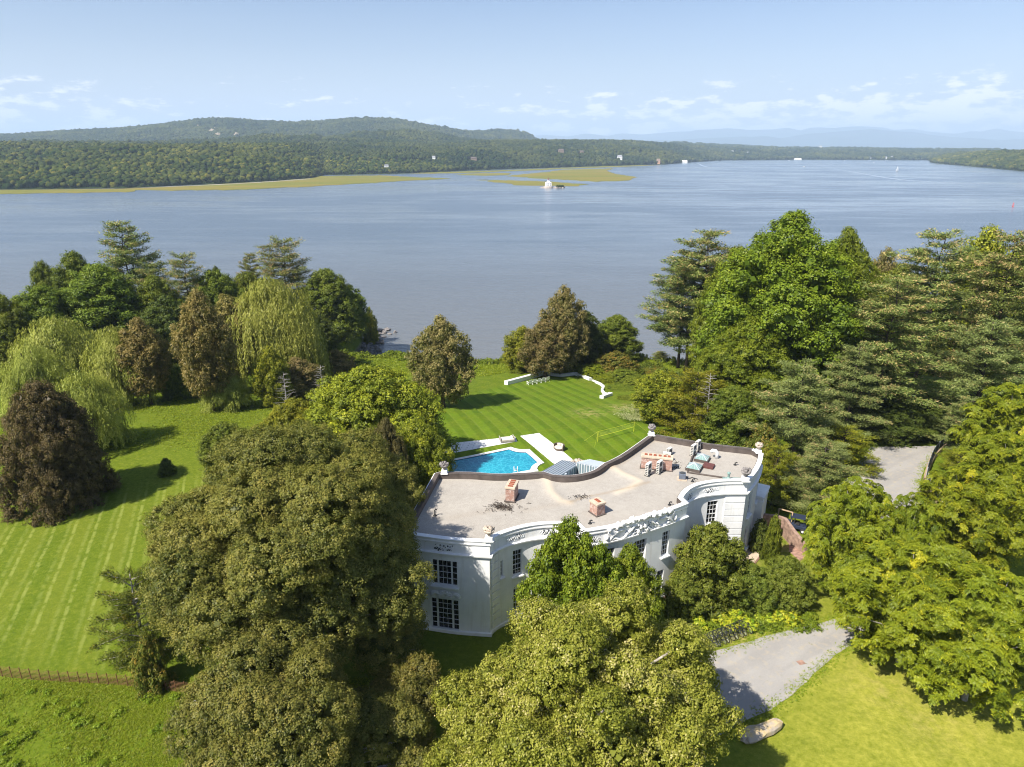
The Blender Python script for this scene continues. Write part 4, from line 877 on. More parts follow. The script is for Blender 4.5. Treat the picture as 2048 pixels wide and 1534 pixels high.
# low white wall at the end of the lawn, in angled lengths
def lowwall(pts, w, h, label, zoff=0.):
    m = MB(); pts = [PG(*q) for q in pts]; V_ = []
    for i, q in enumerate(pts):
        a = Vector(pts[max(i-1, 0)]); b = Vector(pts[min(i+1, len(pts)-1)]); d = (b-a).normalized(); n_ = Vector((-d.y, d.x, 0))*w/2; q = Vector(q)
        for s_, z_ in ((1, -.4), (1, h), (-1, h), (-1, -.4)): V_.append(q+n_*s_+Vector((0, 0, z_)))
    k = len(pts); m.add(V_, [(i*4+j, (i+1)*4+j, (i+1)*4+(j+1) % 4, i*4+(j+1) % 4) for i in range(k-1) for j in range(4)]+[(3, 2, 1, 0), tuple((k-1)*4+j for j in range(4))])
    t = empty('low_wall', pts[0], label, 'wall', 'low white wall sections at the end of the lawn'); o = m.build('wall_body', M['stucco'], bevel=.04); o.parent = t; o.matrix_parent_inverse = Matrix.Translation(-Vector(pts[0])); return t
lowwall([(1012, 769.5), (1088, 749)], .9, .9, 'long straight white wall length behind the row of garden chairs'); lowwall([(1090, 748.5), (1105, 751.5), (1122, 753), (1148, 750)], .8, .6, 'gently sagging white wall length in the middle of the lawn end'); lowwall([(1150, 749.5), (1166, 755), (1181, 761)], .8, .6, 'white wall length running down to the shrubs on the right'); lowwall([(1186, 763), (1201, 770), (1207, 775)], .5, .45, 'short white wall length almost buried in green shrubs'); lowwall([(1206, 778), (1204, 783), (1208, 789), (1215, 791)], .5, .5, 'broken curving white wall length at the shrub edge'); lowwall([(1221, 790.5), (1203, 797)], .8, .6, 'short straight white wall stub ending on the open lawn')
# volleyball net
a = Vector(PG(1195.5, 883)); b = Vector(PG(1267.5, 863)); t = empty('volleyball_net', a, 'yellow edged net strung between two poles across the lawn', 'net'); M['yellow'] = plain('yellow_webbing', (.60, .62, .06), .6, .05); M['netting'] = plain('thin_net_cord', (.45, .5, .12), .9)
def inv(t, o): o.parent = t; o.matrix_parent_inverse = Matrix.Translation(-t.location); return o
up = Vector((0, 0, 1)); hgt = 1.75
for q, s_ in ((a, -1), (b, 1)):
    m = MB(); m.tube([q, q+up*hgt], .04, 8); inv(t, m.build('pole', M['yellow']))
    d = (b-a).normalized()*s_; n_ = Vector((-d.y, d.x, 0))
    m = MB(); [m.tube([q+up*hgt, q+d*1.8+n_*1.3*k], .008, 4) for k in (-1, 1)]; inv(t, m.build('guy_rope', M['yellow']))
m = MB(); m.tube([a+up*(hgt-.03), (a+b)/2+up*(hgt-.09), b+up*(hgt-.03)], .018, 4); m.tube([a+up*.85, (a+b)/2+up*.8, b+up*.85], .03, 4); inv(t, m.build('edge_tape', M['yellow']))
m = MB()
for k in range(1, 30): q = a.lerp(b, k/30); m.tube([q+up*.82, q+up*(hgt-.07)], .006, 3)
for k in range(1, 6): m.tube([a+up*(.85+.15*k), b+up*(.85+.15*k)], .006, 3)
inv(t, m.build('netting', M['netting']))

# ------------------------------------------------------------------ drive, walls and fences
def jitter(poly, step, amp, rg):
    out = []
    for a, b in zip(poly, poly[1:]+poly[:1]):
        L = math.hypot(b[0]-a[0], b[1]-a[1]); n = max(1, int(L/step))
        for k in range(n): out.append((a[0]+(b[0]-a[0])*k/n+rg.uniform(-amp, amp), a[1]+(b[1]-a[1])*k/n+rg.uniform(-amp, amp)))
    return out
def drivemat():
    t = NT('gravel_drive'); p = t.pos(); n1 = t.noise(p, .25, 4); n3 = t.noise(p, 18, 4, .7); n2 = t.noise(p, 1.6, 5)
    c = t.ramp(n1, [(.3, (.27, .255, .24)), (.7, (.38, .36, .335))]); c = t.mix(.5, c, t.ramp(n3, [(.3, (.19, .185, .18)), (.7, (.48, .455, .425))])); tr_ = t.noise(t.node('ShaderNodeMapping', {'Vector': t.node('ShaderNodeMapping', {'Vector': p, 'Rotation': (0, 0, R(-33))}).outputs[0], 'Scale': (.06, .7, 1)}).outputs[0], 1., 3)
    c = t.mix(t.ramp(tr_, [(.42, .22), (.56, 0.)]), c, (.21, .20, .19)); c = t.mix(t.ramp(n2, [(.52, 0.), (.70, .6)]), c, (.42, .36, .27)); c = t.mix(t.ramp(t.noise(p, 1.3, 6, .7), [(.62, 0.), (.70, .6)]), c, (.16, .17, .04)); t.col(c); t.rough(.95, .15); t.bump(n3, .4, .03); return t.mat
M['drive'] = drivemat()
dl = [(1060, 1392), (1250, 1345), (1395, 1313), (1480, 1289), (1570, 1262), (1680, 1235), (1722, 1200), (1700, 1130), (1655, 1065), (1640, 1015), (1690, 960), (1728, 915), (1742, 894)]
dr = [(1890, 892), (1862, 920), (1842, 960), (1862, 1040), (1915, 1110), (1925, 1180), (1870, 1228), (1760, 1270), (1700, 1293), (1640, 1336), (1600, 1377), (1540, 1417), (1465, 1456), (1300, 1520), (1120, 1500)]
sm = lambda L: [(float(x), float(y)) for x, y in catmull([P(*q)[:2] for q in L], 1.2)]
rg = random.Random(11); dpoly = [(x+rg.uniform(-.13, .13), y+rg.uniform(-.13, .13)) for x, y in sm(dl)+sm(dr)]
m = MB(); m.prism(dpoly, -.05, .045); tag(m.build('driveway', M['drive']), kind='structure')
# scattered grass tufts creeping over the drive edge are added with the vegetation
sp = [P(*q) for q in ((1469, 1120), (1500, 1135), (1531, 1098), (1514, 1090), (1480, 1111))]
tag(MB().prism([q[:2] for q in sp], -.05, .05).build('side_path', M['cement']), kind='structure')
M['edging'] = plain('brick_edging', (.33, .20, .15), .9, .35, 3.)
m = MB(); a, b = P(1500, 1139), P(1533, 1098); m.tube([(a[0], a[1], .06), (b[0], b[1], .06)], .1, 4); tag(m.build('brick_edging', M['edging']), 'thin red brick edging strip along the side path by the house', 'edging')
q = P(1335, 1207); m = MB(); m.box((q[0], q[1], .06), (2.6, 1.4, .12), R(25)); m.box((q[0]-.3, q[1]+.6, .16), (2.0, .7, .12), R(25)); tag(m.build('door_step', M['edging'], bevel=.02), 'brick doorstep below the bow of the mansion, half hidden by magnolias', 'step')
m = MB(); q = P(1602, 1325, .05); m.box((q[0], q[1], .055), (.62, .5, .03), .3); tag(m.build('drain_cover', M['edging']), 'small rusty drain cover set in the gravel drive', 'drain cover')
# brick garden wall, gate and cart beside the house
def polywall(name, pts, w, h, mat, label, cat, par=None):
    m = MB(); V_ = []
    for i, q in enumerate(pts):
        a = Vector(pts[max(i-1, 0)]); b = Vector(pts[min(i+1, len(pts)-1)]); d = (b-a).normalized(); n_ = Vector((-d.y, d.x, 0))*w/2; q = Vector(q); hh = h[i] if isinstance(h, list) else h
        for s_, z_ in ((1, -.3), (1, hh), (-1, hh), (-1, -.3)): V_.append(q+n_*s_+Vector((0, 0, z_)))
    k = len(pts); m.add(V_, [(i*4+j, (i+1)*4+j, (i+1)*4+(j+1) % 4, i*4+(j+1) % 4) for i in range(k-1) for j in range(4)]+[(3, 2, 1, 0), tuple((k-1)*4+j for j in range(4))])
    o = m.build(name, mat); 
    if par: o.parent = par; return o
    return tag(o, label, cat)
M['oldbrick'] = plain('old_pinkish_brick', (.30, .20, .155), .95, .4, 2.5, bump=.5)
polywall('brick_wall', [P(*q) for q in ((1514, 1062), (1550, 1066), (1566, 1070), (1582, 1088), (1600, 1100), (1612, 1108))], .45, [2.4, 2.4, 2.3, 2.0, 1.4, 1.0], M['oldbrick'], 'stepped weathered brick wall running from the mansion towards the drive', 'wall')
bp = [P(*q) for q in ((1578, 1078), (1600, 1090), (1612, 1112), (1600, 1122), (1578, 1103))]
tag(MB().prism([q[:2] for q in bp], -.05, .05).build('brick_pavement', M['edging']), kind='structure')
q = P(1567, 1055); t = empty('garden_gate', q, 'open timber gate frame behind the brick wall', 'gate', None, R(-35)); M['timber'] = plain('bare_timber', (.45, .33, .2), .8, .2, 3.)
for x in (-.8, .8): MB().box((x, 0, 1.2), (.12, .12, 2.4)).build('gate_post', M['timber'], t)
MB().box((0, 0, 2.36), (1.48, .12, .12)).build('top_rail', M['timber'], t)
q = P(1590, 1060); t = empty('utility_cart', q, 'dark utility cart parked behind the brick wall under the pine', 'cart', None, R(-25)); M['navy'] = plain('dark_navy_paint', (.03, .04, .07), .35, .1)
m = MB(); m.box((0, 0, .7), (2.4, 1.2, .45)); m.box((-.5, 0, .98), (1.1, 1.1, .2)); m.build('body', M['navy'], t, bevel=.08); m = MB(); m.box((.1, 0, 1.05), (.6, 1.0, .18)); m.box((-.18, 0, 1.3), (.12, 1.0, .5)); m.build('seat', M['black'], t, bevel=.05)
m = MB(); [m.tube([(x, y, .9), (x, y, 1.9)], .03, 6) for x in (-.6, .85) for y in (-.5, .5)]; m.box((.12, 0, 1.92), (1.7, 1.2, .07)); m.build('roof', M['navy'], t, bevel=.02)
for x in (-.85, .85):
    for y in (-.62, .62):
        m = MB(); m.lathe((0, 0, 0), [(.14, -.1), (.3, -.1), (.32, 0), (.3, .1), (.14, .1)], 14, Matrix.Translation((x, y, .32)) @ Matrix.Rotation(R(90), 4, 'X')); w_ = m.build('wheel', M['black'], t, smooth=True); m = MB(); m.lathe((0, 0, 0), [(.02, -.11), (.15, -.105), (.15, .105), (.02, .11)], 12, Matrix.Translation((x, y, .32)) @ Matrix.Rotation(R(90), 4, 'X')); m.build('hub', M['chairw'], w_)
# retaining wall with mesh fence at the bend of the drive
rw = [P(*q) for q in ((1896, 889), (1880, 900), (1862, 918), (1852, 940), (1846, 962), (1852, 985), (1868, 1005), (1890, 1030), (1925, 1075), (1950, 1110))]
polywall('retaining_wall', [Vector(q)+Vector((.25, 0, 0)) for q in rw], .5, .8, plain('tan_stone', (.36, .27, .17), .9, .3, 2.), 'low tan stone retaining wall round the outside of the drive bend', 'wall')
t = empty('mesh_fence', rw[0], 'dark mesh fence on posts above the stone retaining wall at the drive bend', 'fence')
def meshmat():
    t_ = NT('dark_mesh_screen'); t_.col((.06, .065, .06)); t_.rough(.8); return t_.mat
M['mesh'] = meshmat(); fp = catmull([q[:2] for q in rw], 1.9)
for (a, b) in zip(fp[:-1], fp[1:]):
    m = MB(); d = Vector((b[0]-a[0], b[1]-a[1], 0)); L = d.length; d.normalize(); o_ = Vector((.3, 0, 0)); A = Vector((*a, .8))+o_; 
    for k in range(int(L/.14)+1): m.tube([A+d*min(L, k*.14), A+d*min(L, k*.14)+up*1.25], .022, 3, False)
    for z in (0.02, .2, .4, .6, .8, 1.0, 1.22): m.tube([A+up*z, A+d*L+up*z], .02, 3, False)
    inv(t, m.build('mesh_panel', M['mesh']))
    m = MB(); m.tube([A-up*.9, A+up*1.35], .05, 6); inv(t, m.build('post', M['zinc']))
q = PG(1935, 862); m = MB(); m.box((q[0], q[1], q[2]+.8), (9, 4, 1.5), R(10)); m.box((q[0], q[1], q[2]+1.62), (9.4, 4.4, .12), R(10)); tag(m.build('covered_court_shed', plain('teal_tarpaulin', (.04, .16, .14), .6, .2, 1.), bevel=.05), 'low teal covered shed glimpsed under the pines beyond the drive', 'shed')
# wire fence in the lower left
t = empty('wire_fence', P(0, 1352), 'rusty wire fence on thin posts across the meadow', 'fence'); M['rustm'] = plain('rusty_metal', (.17, .085, .04), .9, .3, 6.)
fa = [Vector(P(u, 1352+(u)*.085+(2*math.sin(u*.02)))) for u in np.arange(-130, 420, 19.3)]
for q, q2 in zip(fa[:-1], fa[1:]):
    m = MB(); m.tube([q-up*.1, q+up*1.22], .04, 5); inv(t, m.build('post', M['rustm']))
    m = MB(); [m.tube([q+up*z, q2+up*(z+.01)], .012, 3, False) for z in np.arange(.08, 1.2, .14)]; [m.tube([q.lerp(q2, k/7), q.lerp(q2, k/7)+up*1.1], .007, 3, False) for k in range(1, 7)]; inv(t, m.build('wire_mesh', M['rustm']))
# boulder
q = P(1524, 1468); m = MB(); rg = random.Random(3); st = []
pr = [(-2.0, .25, .30), (-1.8, .62, .62), (-1.1, .72, .72), (-.2, .66, .74), (.7, .60, .70), (1.5, .56, .66), (1.85, .40, .5), (1.95, .1, .2)]; V_ = []
for x, wy_, hz_ in pr:
    for k in range(9):
        a_ = 2*PI*k/9; V_.append((x+rg.uniform(-.2, .2), wy_*math.cos(a_)*rg.uniform(.72, 1.15), max(-.12, min(.8, .38+hz_*.72*math.sin(a_)*rg.uniform(.7, 1.2)))))
m.add(V_, [(i*9+k, i*9+(k+1) % 9, (i+1)*9+(k+1) % 9, (i+1)*9+k) for i in range(7) for k in range(9)]+[tuple(range(9))[::-1], tuple(63+k for k in range(9))])
o = m.build('boulder', (lambda t: (t.col(t.mix(t.ramp(t.noise(t.pos(), 1.2, 4), [(.45, 0.), (.6, 1.)]), (.42, .36, .29), (.55, .42, .22))), t.rough(.9, .1), t.bump(t.noise(t.pos(), 4, 6, .7), .8, .15), t.mat)[3])(NT('tan_rock')), loc=(q[0], q[1], 0), bevel=.03); o.rotation_euler = (0, 0, R(24)); tag(o, 'long tan boulder lying on the grass beside the gravel drive', 'boulder')

# ------------------------------------------------------------------ bicycles
M['bikeblack'] = plain('black_bike_paint', (.03, .035, .05), .35, .1); M['tyre'] = plain('tyre_rubber', (.02, .02, .02), .8); M['steel'] = plain('bare_steel', (.45, .45, .47), .35, .05, metal=.8)
def bicycle():
    t = empty('bicycle', (0, 0, 0), 'x', 'bicycle', 'bicycles parked in a row beside the drive'); wr = .34
    for x in (-.53, .53):
        m = MB(); ring = [(x+wr*math.cos(2*PI*k/20), 0, wr+wr*math.sin(2*PI*k/20)) for k in range(21)]; m.tube(ring, .035, 6, False); w_ = m.build('wheel', M['tyre'], t); m = MB(); [m.tube([(x, 0, wr), (x+.31*math.cos(PI*k/5), 0, wr+.31*math.sin(PI*k/5))], .008, 3) for k in range(10)]; m.lathe((x, 0, wr), [(.03, -.03), (.03, .03)], 6); m.build('spokes', M['steel'], w_)
    m = MB(); F = [(-.53, 0, .34), (-.12, 0, .30), (-.25, 0, .82), (.36, 0, .86), (.40, 0, .74), (.53, 0, .34)]
    for a, b in ((0, 1), (0, 2), (1, 2), (2, 3), (1, 4), (3, 5)): m.tube([F[a], F[b]], .024, 6)
    m.tube([(-.25, 0, .82), (-.28, 0, .94)], .018, 6); m.tube([(.36, 0, .86), (.34, 0, 1.0)], .022, 6); m.build('frame', M['bikeblack'], t)
    m = MB(); m.tube([(.30, -.32, 1.02), (.36, -.1, 1.02), (.36, .1, 1.02), (.30, .32, 1.02)], .02, 6); m.build('handlebar', M['bikeblack'], t); m = MB(); m.blob((-.3, 0, .96), (.15, .08, .04), 1, .05); m.build('saddle', M['tyre'], t)
    for s_ in (-1, 1): m = MB(); m.box((-.12+s_*.12, s_*.1, .3+s_*.1), (.1, .08, .03)); m.build('pedal', M['tyre'], t)
    m = MB(); m.lathe((0, 0, 0), [(.02, -.01), (.1, 0), (.02, .01)], 10, Matrix.Translation((-.12, -.05, .3)) @ Matrix.Rotation(R(90), 4, 'X')); m.build('crank', M['steel'], t)
    return t
bk = bicycle(); od = ['first from the maple end', 'second from the maple end', 'third from the maple end', 'fourth from the maple end', 'middle', 'fourth from the open end', 'third from the open end', 'second from the open end', 'last at the open end']
for k in range(9):
    q = P(1421+8.6*k, 1287-3.4*k); rz = R(118+(-6 if k % 2 else 4)+(12 if k == 0 else 0)); lab = 'dark bicycle parked upright beside the drive, %s of the row' % od[k]
    if k == 0: bk.location = q; bk.rotation_euler = (0, 0, rz); bk['label'] = lab
    else: dup(bk, q, rz, None, lab)

# ------------------------------------------------------------------ far things: lighthouse, boats, houses
def waterpt(u, v): return P(u, v, WATER+.02)
q = waterpt(1096.5, 375.5); t = empty('lighthouse', q, 'small white lighthouse house with a dark lantern on a stone pier in the river', 'lighthouse', None, R(8)); M['lhw'] = plain('white_clapboard', (.85, .84, .82), .6, .03); M['lhr'] = plain('dark_red_roof', (.18, .09, .07), .7); M['lhs'] = plain('pier_granite', (.42, .36, .31), .9, .2)
m = MB(); m.lathe((0, 0, 0), [(8.6, -1), (7.6, 2.4), (7.2, 2.6)], 12); m.build('stone_pier', M['lhs'], t); m = MB(); m.box((0, 0, 5.2), (9.6, 8.2, 5.4)); m.build('house_wall', M['lhw'], t, bevel=.1)
m = MB(); v_ = [(-5.0, -4.3, 7.9), (5.0, -4.3, 7.9), (5.0, 4.3, 7.9), (-5.0, 4.3, 7.9), (-2.2, -2.2, 9.6), (2.2, -2.2, 9.6), (2.2, 2.2, 9.6), (-2.2, 2.2, 9.6)]; m.add(v_, [(0, 1, 5, 4), (1, 2, 6, 5), (2, 3, 7, 6), (3, 0, 4, 7), (4, 5, 6, 7), (3, 2, 1, 0)]); m.build('roof', M['lhw'], t)
m = MB(); m.box((0, 0, 10.6), (3.4, 3.4, 3.6)); m.box((0, 0, 12.5), (4.4, 4.4, .3)); m.build('tower', M['lhw'], t); m = MB(); m.lathe((0, 0, 12.6), [(1.3, 0), (1.3, 1.9), (1.7, 2.0), (.9, 2.8), (.25, 3.3), (.2, 4.0)], 10); m.build('lantern', M['lhr'], t)
for x in (-3, 0, 3):
    for z in (4.0, 6.4): MB().box((x, -4.12, z), (1.0, .12, 1.5)).build('window', M['acdark'], t)
m = MB(); rg = random.Random(6); [m.blob((rg.uniform(-13, 27), rg.uniform(-3, 3), rg.uniform(-.2, .6)), (rg.uniform(1, 2.4), rg.uniform(1, 2), rg.uniform(.7, 1.5)), k, .3, 7, 5) for k in range(40)]; o = m.build('rock_jetty', M['lhs']); o.location = q; tag(o, 'low line of rocks around the foot of the river lighthouse', 'rocks')
m = MB(); [m.blob((rg.uniform(14, 26), rg.uniform(-1.5, 1.5), 2.0+rg.uniform(-.4, .8)), (rg.uniform(1, 2), rg.uniform(1, 2), rg.uniform(.8, 1.7)), k, .35, 7, 5) for k in range(26)]; o = m.build('bush', M['forest']); o.location = q; tag(o, 'low dark bush on the rocks to the right of the lighthouse', 'bush')
q = waterpt(1794, 342.5); t = empty('sailboat', q, 'white sailboat with tall triangular sails on the open river', 'sailboat', None, R(20)); m = MB(); m.add([(-5, 0, .3), (-4, -1.4, 1.2), (3, -1.4, 1.2), (5.5, 0, 1.4), (3, 1.4, 1.2), (-4, 1.4, 1.2), (0, 0, -.4)], [(1, 2, 3, 4, 5, 0), (0, 1, 6), (1, 2, 6), (2, 3, 6), (3, 4, 6), (4, 5, 6), (5, 0, 6)]); m.build('hull', M['lhw'], t)
m = MB(); m.tube([(.5, 0, 1), (.5, 0, 17)], .15, 6); m.build('mast', M['steel'], t); m = MB(); m.add([(.3, 0, 2), (-4.4, .5, 2.2), (.3, 0, 16.5), (-1.6, .7, 7)], [(0, 1, 3), (0, 3, 2), (1, 2, 3)]); m.build('mainsail', M['lhw'], t); m = MB(); m.add([(.8, 0, 15), (5.2, -.2, 1.6), (1.2, -.8, 2), (2.2, -.9, 6)], [(0, 1, 3), (1, 2, 3), (0, 3, 2)]); m.build('jib', M['lhw'], t)
q = waterpt(2026, 413); t = empty('channel_buoy', q, 'small red channel buoy floating on the river far right', 'buoy'); M['red'] = plain('red_buoy_paint', (.65, .09, .08), .5); m = MB(); m.lathe((0, 0, 0), [(.9, -.3), (1.0, .3), (.7, .5)], 12); m.build('float', M['red'], t); m = MB(); [m.tube([(1.0*math.cos(a_), 1.0*math.sin(a_), .4), (.35*math.cos(a_), .35*math.sin(a_), 3.4)], .12, 4) for a_ in (0, PI/2, PI, 1.5*PI)]; m.lathe((0, 0, 3.3), [(.5, 0), (.5, .5), (.1, 1.0)], 8); m.box((0, 0, 1.9), (1.1, 1.1, .5)); m.build('lattice_mast', M['red'], t)
for (u, v, L, lab) in ((1608, 333.5, 9, 'tiny motorboat pulling a curved white wake across the river'), (1748, 325, 9, 'tiny white boat near the far town shore'), (1578, 321.5, 8, 'tiny white boat moored below the distant town'), (1689, 322, 8, 'tiny white boat in the middle of the far reach')):
    q = waterpt(u, v); t = empty('motorboat', q, lab, 'boat', 'small boats far off on the river', R(15)); m = MB(); m.add([(-L/2, -1.3, .9), (L/4, -1.3, 1), (L/2, 0, 1.2), (L/4, 1.3, 1), (-L/2, 1.3, .9), (-L/2, 0, -.3), (L/4, 0, -.3)], [(0, 1, 2, 3, 4), (0, 5, 6, 1), (1, 6, 2), (2, 6, 3), (3, 6, 5, 4), (0, 4, 5)]); m.build('hull', M['lhw'], t); m = MB(); m.box((0, 0, 1.7), (L/3, 2, 1.4)); m.build('cabin', M['lhw'], t, bevel=.15)
M['wake'] = plain('foam_wake', (.34, .40, .47), .35, .2, .05)
def wake(pts, w):
    q = [P(u, v, WATER+.06) for u, v in pts]; m = MB(); V_ = []
    for i, a in enumerate(q):
        d = Vector(q[min(i+1, len(q)-1)])-Vector(q[max(i-1, 0)]); d.z = 0; d.normalize(); n_ = Vector((-d.y, d.x, 0)); ww = w*math.sin(PI*(i+.3)/(len(q)))/2; V_ += [Vector(a)+n_*ww, Vector(a)-n_*ww]
    m.add(V_, [(2*i, 2*i+1, 2*i+3, 2*i+2) for i in range(len(q)-1)]); tag(m.build('wake_foam', M['wake']), kind='stuff')
wake(catmull([(1612, 333), (1640, 331.5), (1668, 329)], 6), 7); wake(catmull([(1650, 335), (1690, 341), (1740, 350), (1800, 359), (1870, 364), (1960, 367), (2060, 368)], 14), 10); wake(catmull([(1392, 325), (1410, 333), (1440, 336)], 6), 6)
HC = [((.85, .85, .83), (.3, .3, .32)), ((.62, .36, .22), (.25, .18, .14)), ((.28, .20, .15), (.14, .11, .10))]
HL = ['long pale farm buildings by the orchards at far left', 'tiny white house on the wooded slope below the blue hill', 'tiny white house among trees near the cliff foot', 'grey roofed house near the marsh shore', 'low brown house above a small green clearing', 'tiny white house deep in the shore woods', 'large brown house high on the wooded ridge beyond the lighthouse', 'white house half way up the wooded shore', 'tan brick house at the water edge of the wooded shore', 'large white building standing right at the water edge', 'small grey house on the ridge beside the large brown one', 'white storage tank building on the far skyline', 'white marina buildings on the distant town shore', 'long white house on the distant shore, largest of its cluster', 'small white house on the distant shore, first of its cluster', 'grey house on the distant shore beyond the long white one', 'small pale house among trees above the far town', 'pale cottage nestled beneath the ridge near the far town']
for i, ((hu, Yh, hw, hh), (u_, v_, w_, h_)) in enumerate(zip(HPOS, HOMES)):
    zb = float(farz(np.array([float(hu)]), np.array([Yh]))[0]); x_ = float(xat(hu, Yh)); zm_ = max(zb, float(zat(v_+h_*.5, Yh)))
    wc, rc = HC[1] if i == 8 else HC[2] if i in (4, 6, 10) else HC[0]; t = empty('distant_house', (x_, Yh, zm_), HL[i], 'house', 'houses on the far shore', R((i*37) % 40-20))
    wm = bpy.data.materials.get('far_wall_%d' % HC.index((wc, rc))) or plain('far_wall_%d' % HC.index((wc, rc)), wc, .7, .05); rm = bpy.data.materials.get('far_roof_%d' % HC.index((wc, rc))) or plain('far_roof_%d' % HC.index((wc, rc)), rc, .8, .1)
    wl_ = hw*.7; dp = min(14, hw*.6); ht = hh*.5; m = MB(); m.box((0, 0, ht/2-3), (wl_, dp, ht+6)); m.build('wall', wm, t)
    m = MB(); a_ = wl_/2+.6; b_ = dp/2+.6; rh = hh*.3; m.add([(-a_, -b_, ht), (a_, -b_, ht), (a_, b_, ht), (-a_, b_, ht), (-a_*.8, 0, ht+rh), (a_*.8, 0, ht+rh)], [(0, 1, 5, 4), (1, 2, 5), (2, 3, 4, 5), (3, 0, 4), (3, 2, 1, 0)]); m.build('roof', rm if i not in (0, 9, 12) else wm, t)
    for k in (-.3, 0, .3): MB().box((wl_*k, -dp/2-.1, ht*.55), (wl_*.09, .15, ht*.3)).build('window', M['acdark'], t)
Ym = 5600*1.02; ym_ = float(knots(np.array([1015.]))[7][0][0]); xm = float(xat(1015, ym_)); zb = float(zat(262, ym_)); t = empty('radio_mast', (xm, ym_, zb-15), 'thin radio mast standing on the far wooded hilltop', 'mast'); m = MB(); m.tube([(0, 0, 0), (0, 0, 62)], [1.1, .5], 5); m.build('mast_pole', M['zinc'], t); m = MB(); [m.tube([(0, 0, z), (0, 0, z+3)], 1.6, 6) for z in (40, 54)]; m.build('antenna', M['zinc'], t)
# pale rock outcrops on the blue hill
q_ = [(404, 252, 5), (430, 262, 9), (442, 270, 10), (478, 269, 9), (436, 258, 5)]
for i, (u, v, w_) in enumerate(q_):
    Yh = far_hit(u, v, 9., 2500.); z_ = float(zat(v, Yh)); m = MB(); m.blob((0, 0, 0), (w_*Yh/2900, 10, w_*Yh/3800), i, .35, 9, 7); o = m.build('rock_outcrop', M['cement']); o.location = (float(xat(u, Yh)), Yh-10, z_); tag(o, ['small pale rock outcrop highest on the blue wooded hill', 'pale rock face left of the pair below the hill crest', 'lowest pale rock face on the blue wooded hill', 'pale rock face farthest right on the blue wooded hill', 'tiny pale rock face between the others on the blue hill'][i], 'rock', 'pale rock faces on the far hill')

# ------------------------------------------------------------------ trees and plants
def unit(v): return v/np.maximum(1e-9, np.linalg.norm(v, axis=-1, keepdims=True))
def leafquads(c, n, L, Wd, rng, tdir=None, fold=.18):
    N = len(c); L = np.broadcast_to(L, (N,))[:, None]; Wd = np.broadcast_to(Wd, (N,))[:, None]; n = unit(n)
    r = rng.normal(size=(N, 3)) if tdir is None else tdir; t = unit(r-(r*n).sum(1, keepdims=True)*n); b = np.cross(n, t)
    v = np.stack([c-t*L/2, c+b*Wd/2+n*fold*Wd, c+t*L/2, c-b*Wd/2+n*fold*Wd], 1)
    return v.reshape(-1, 3)
def quadmesh(name, v, mat, parent=None, tint=None):
    return npmesh(name, v, np.arange(len(v)).reshape(-1, 4), mat, parent, tint=tint)
def sph(n, rng): return unit(rng.normal(size=(n, 3)))
def crown_leaves(lobes, rs, leaf, nl, rng, k=.8, up=.45, core=True, flat=.8, zmin=None, asp=.62, inner=.72):
    """foliage as leaf clusters spread over the outer shells of overlapping lobes"""
    C_, D_, T_, RS = [], [], [], []
    for lb in lobes:
        r = lb[3:6]; a = 4*PI*((r[0]*r[1])**1.6/3+(r[0]*r[2])**1.6/3+(r[1]*r[2])**1.6/3)**(1/1.6); n = max(3, int(k*a/(rs*rs*2.2)))
        d = sph(n, rng); d[:, 2] = np.where((d[:, 2] < -.35) & (rng.random(n) < .6), -d[:, 2], d[:, 2]); c = lb[:3]+d*r*(.80+.30*rng.random((n, 1))); C_.append(c); D_.append(d); T_.append(np.full(n, rng.normal(0, .09)))
    c = np.concatenate(C_); d = np.concatenate(D_); tl = np.concatenate(T_)
    keep = np.ones(len(c), bool)
    for lb in lobes: keep &= (((c-lb[:3])/lb[3:6])**2).sum(1) > inner**2
    if zmin is not None: keep &= c[:, 2] > zmin
    c, d, tl = c[keep], d[keep], tl[keep]; n = len(c); ts = rng.normal(0, .13, n)
    nn = rng.poisson(nl, n)+2; i = np.repeat(np.arange(n), nn); N = len(i); o = sph(N, rng)*(rng.random((N, 1))**.4)*rs*rng.uniform(.7, 1.25, (n, 1))[i]; o[:, 2] *= flat
    p = c[i]+o; nr = unit(o)*.7+d[i]*.6+np.array([0, 0, up])+rng.normal(0, .42, (N, 3))
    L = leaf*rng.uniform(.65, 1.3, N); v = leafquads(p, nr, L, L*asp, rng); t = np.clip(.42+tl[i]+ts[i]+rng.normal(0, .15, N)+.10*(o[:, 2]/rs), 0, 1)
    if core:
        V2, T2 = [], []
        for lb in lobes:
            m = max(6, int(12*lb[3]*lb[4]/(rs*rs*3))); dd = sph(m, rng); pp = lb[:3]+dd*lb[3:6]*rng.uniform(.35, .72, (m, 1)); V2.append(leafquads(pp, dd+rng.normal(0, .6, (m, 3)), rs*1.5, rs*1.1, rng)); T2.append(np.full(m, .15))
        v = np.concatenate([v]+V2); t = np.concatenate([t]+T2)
    return v, t
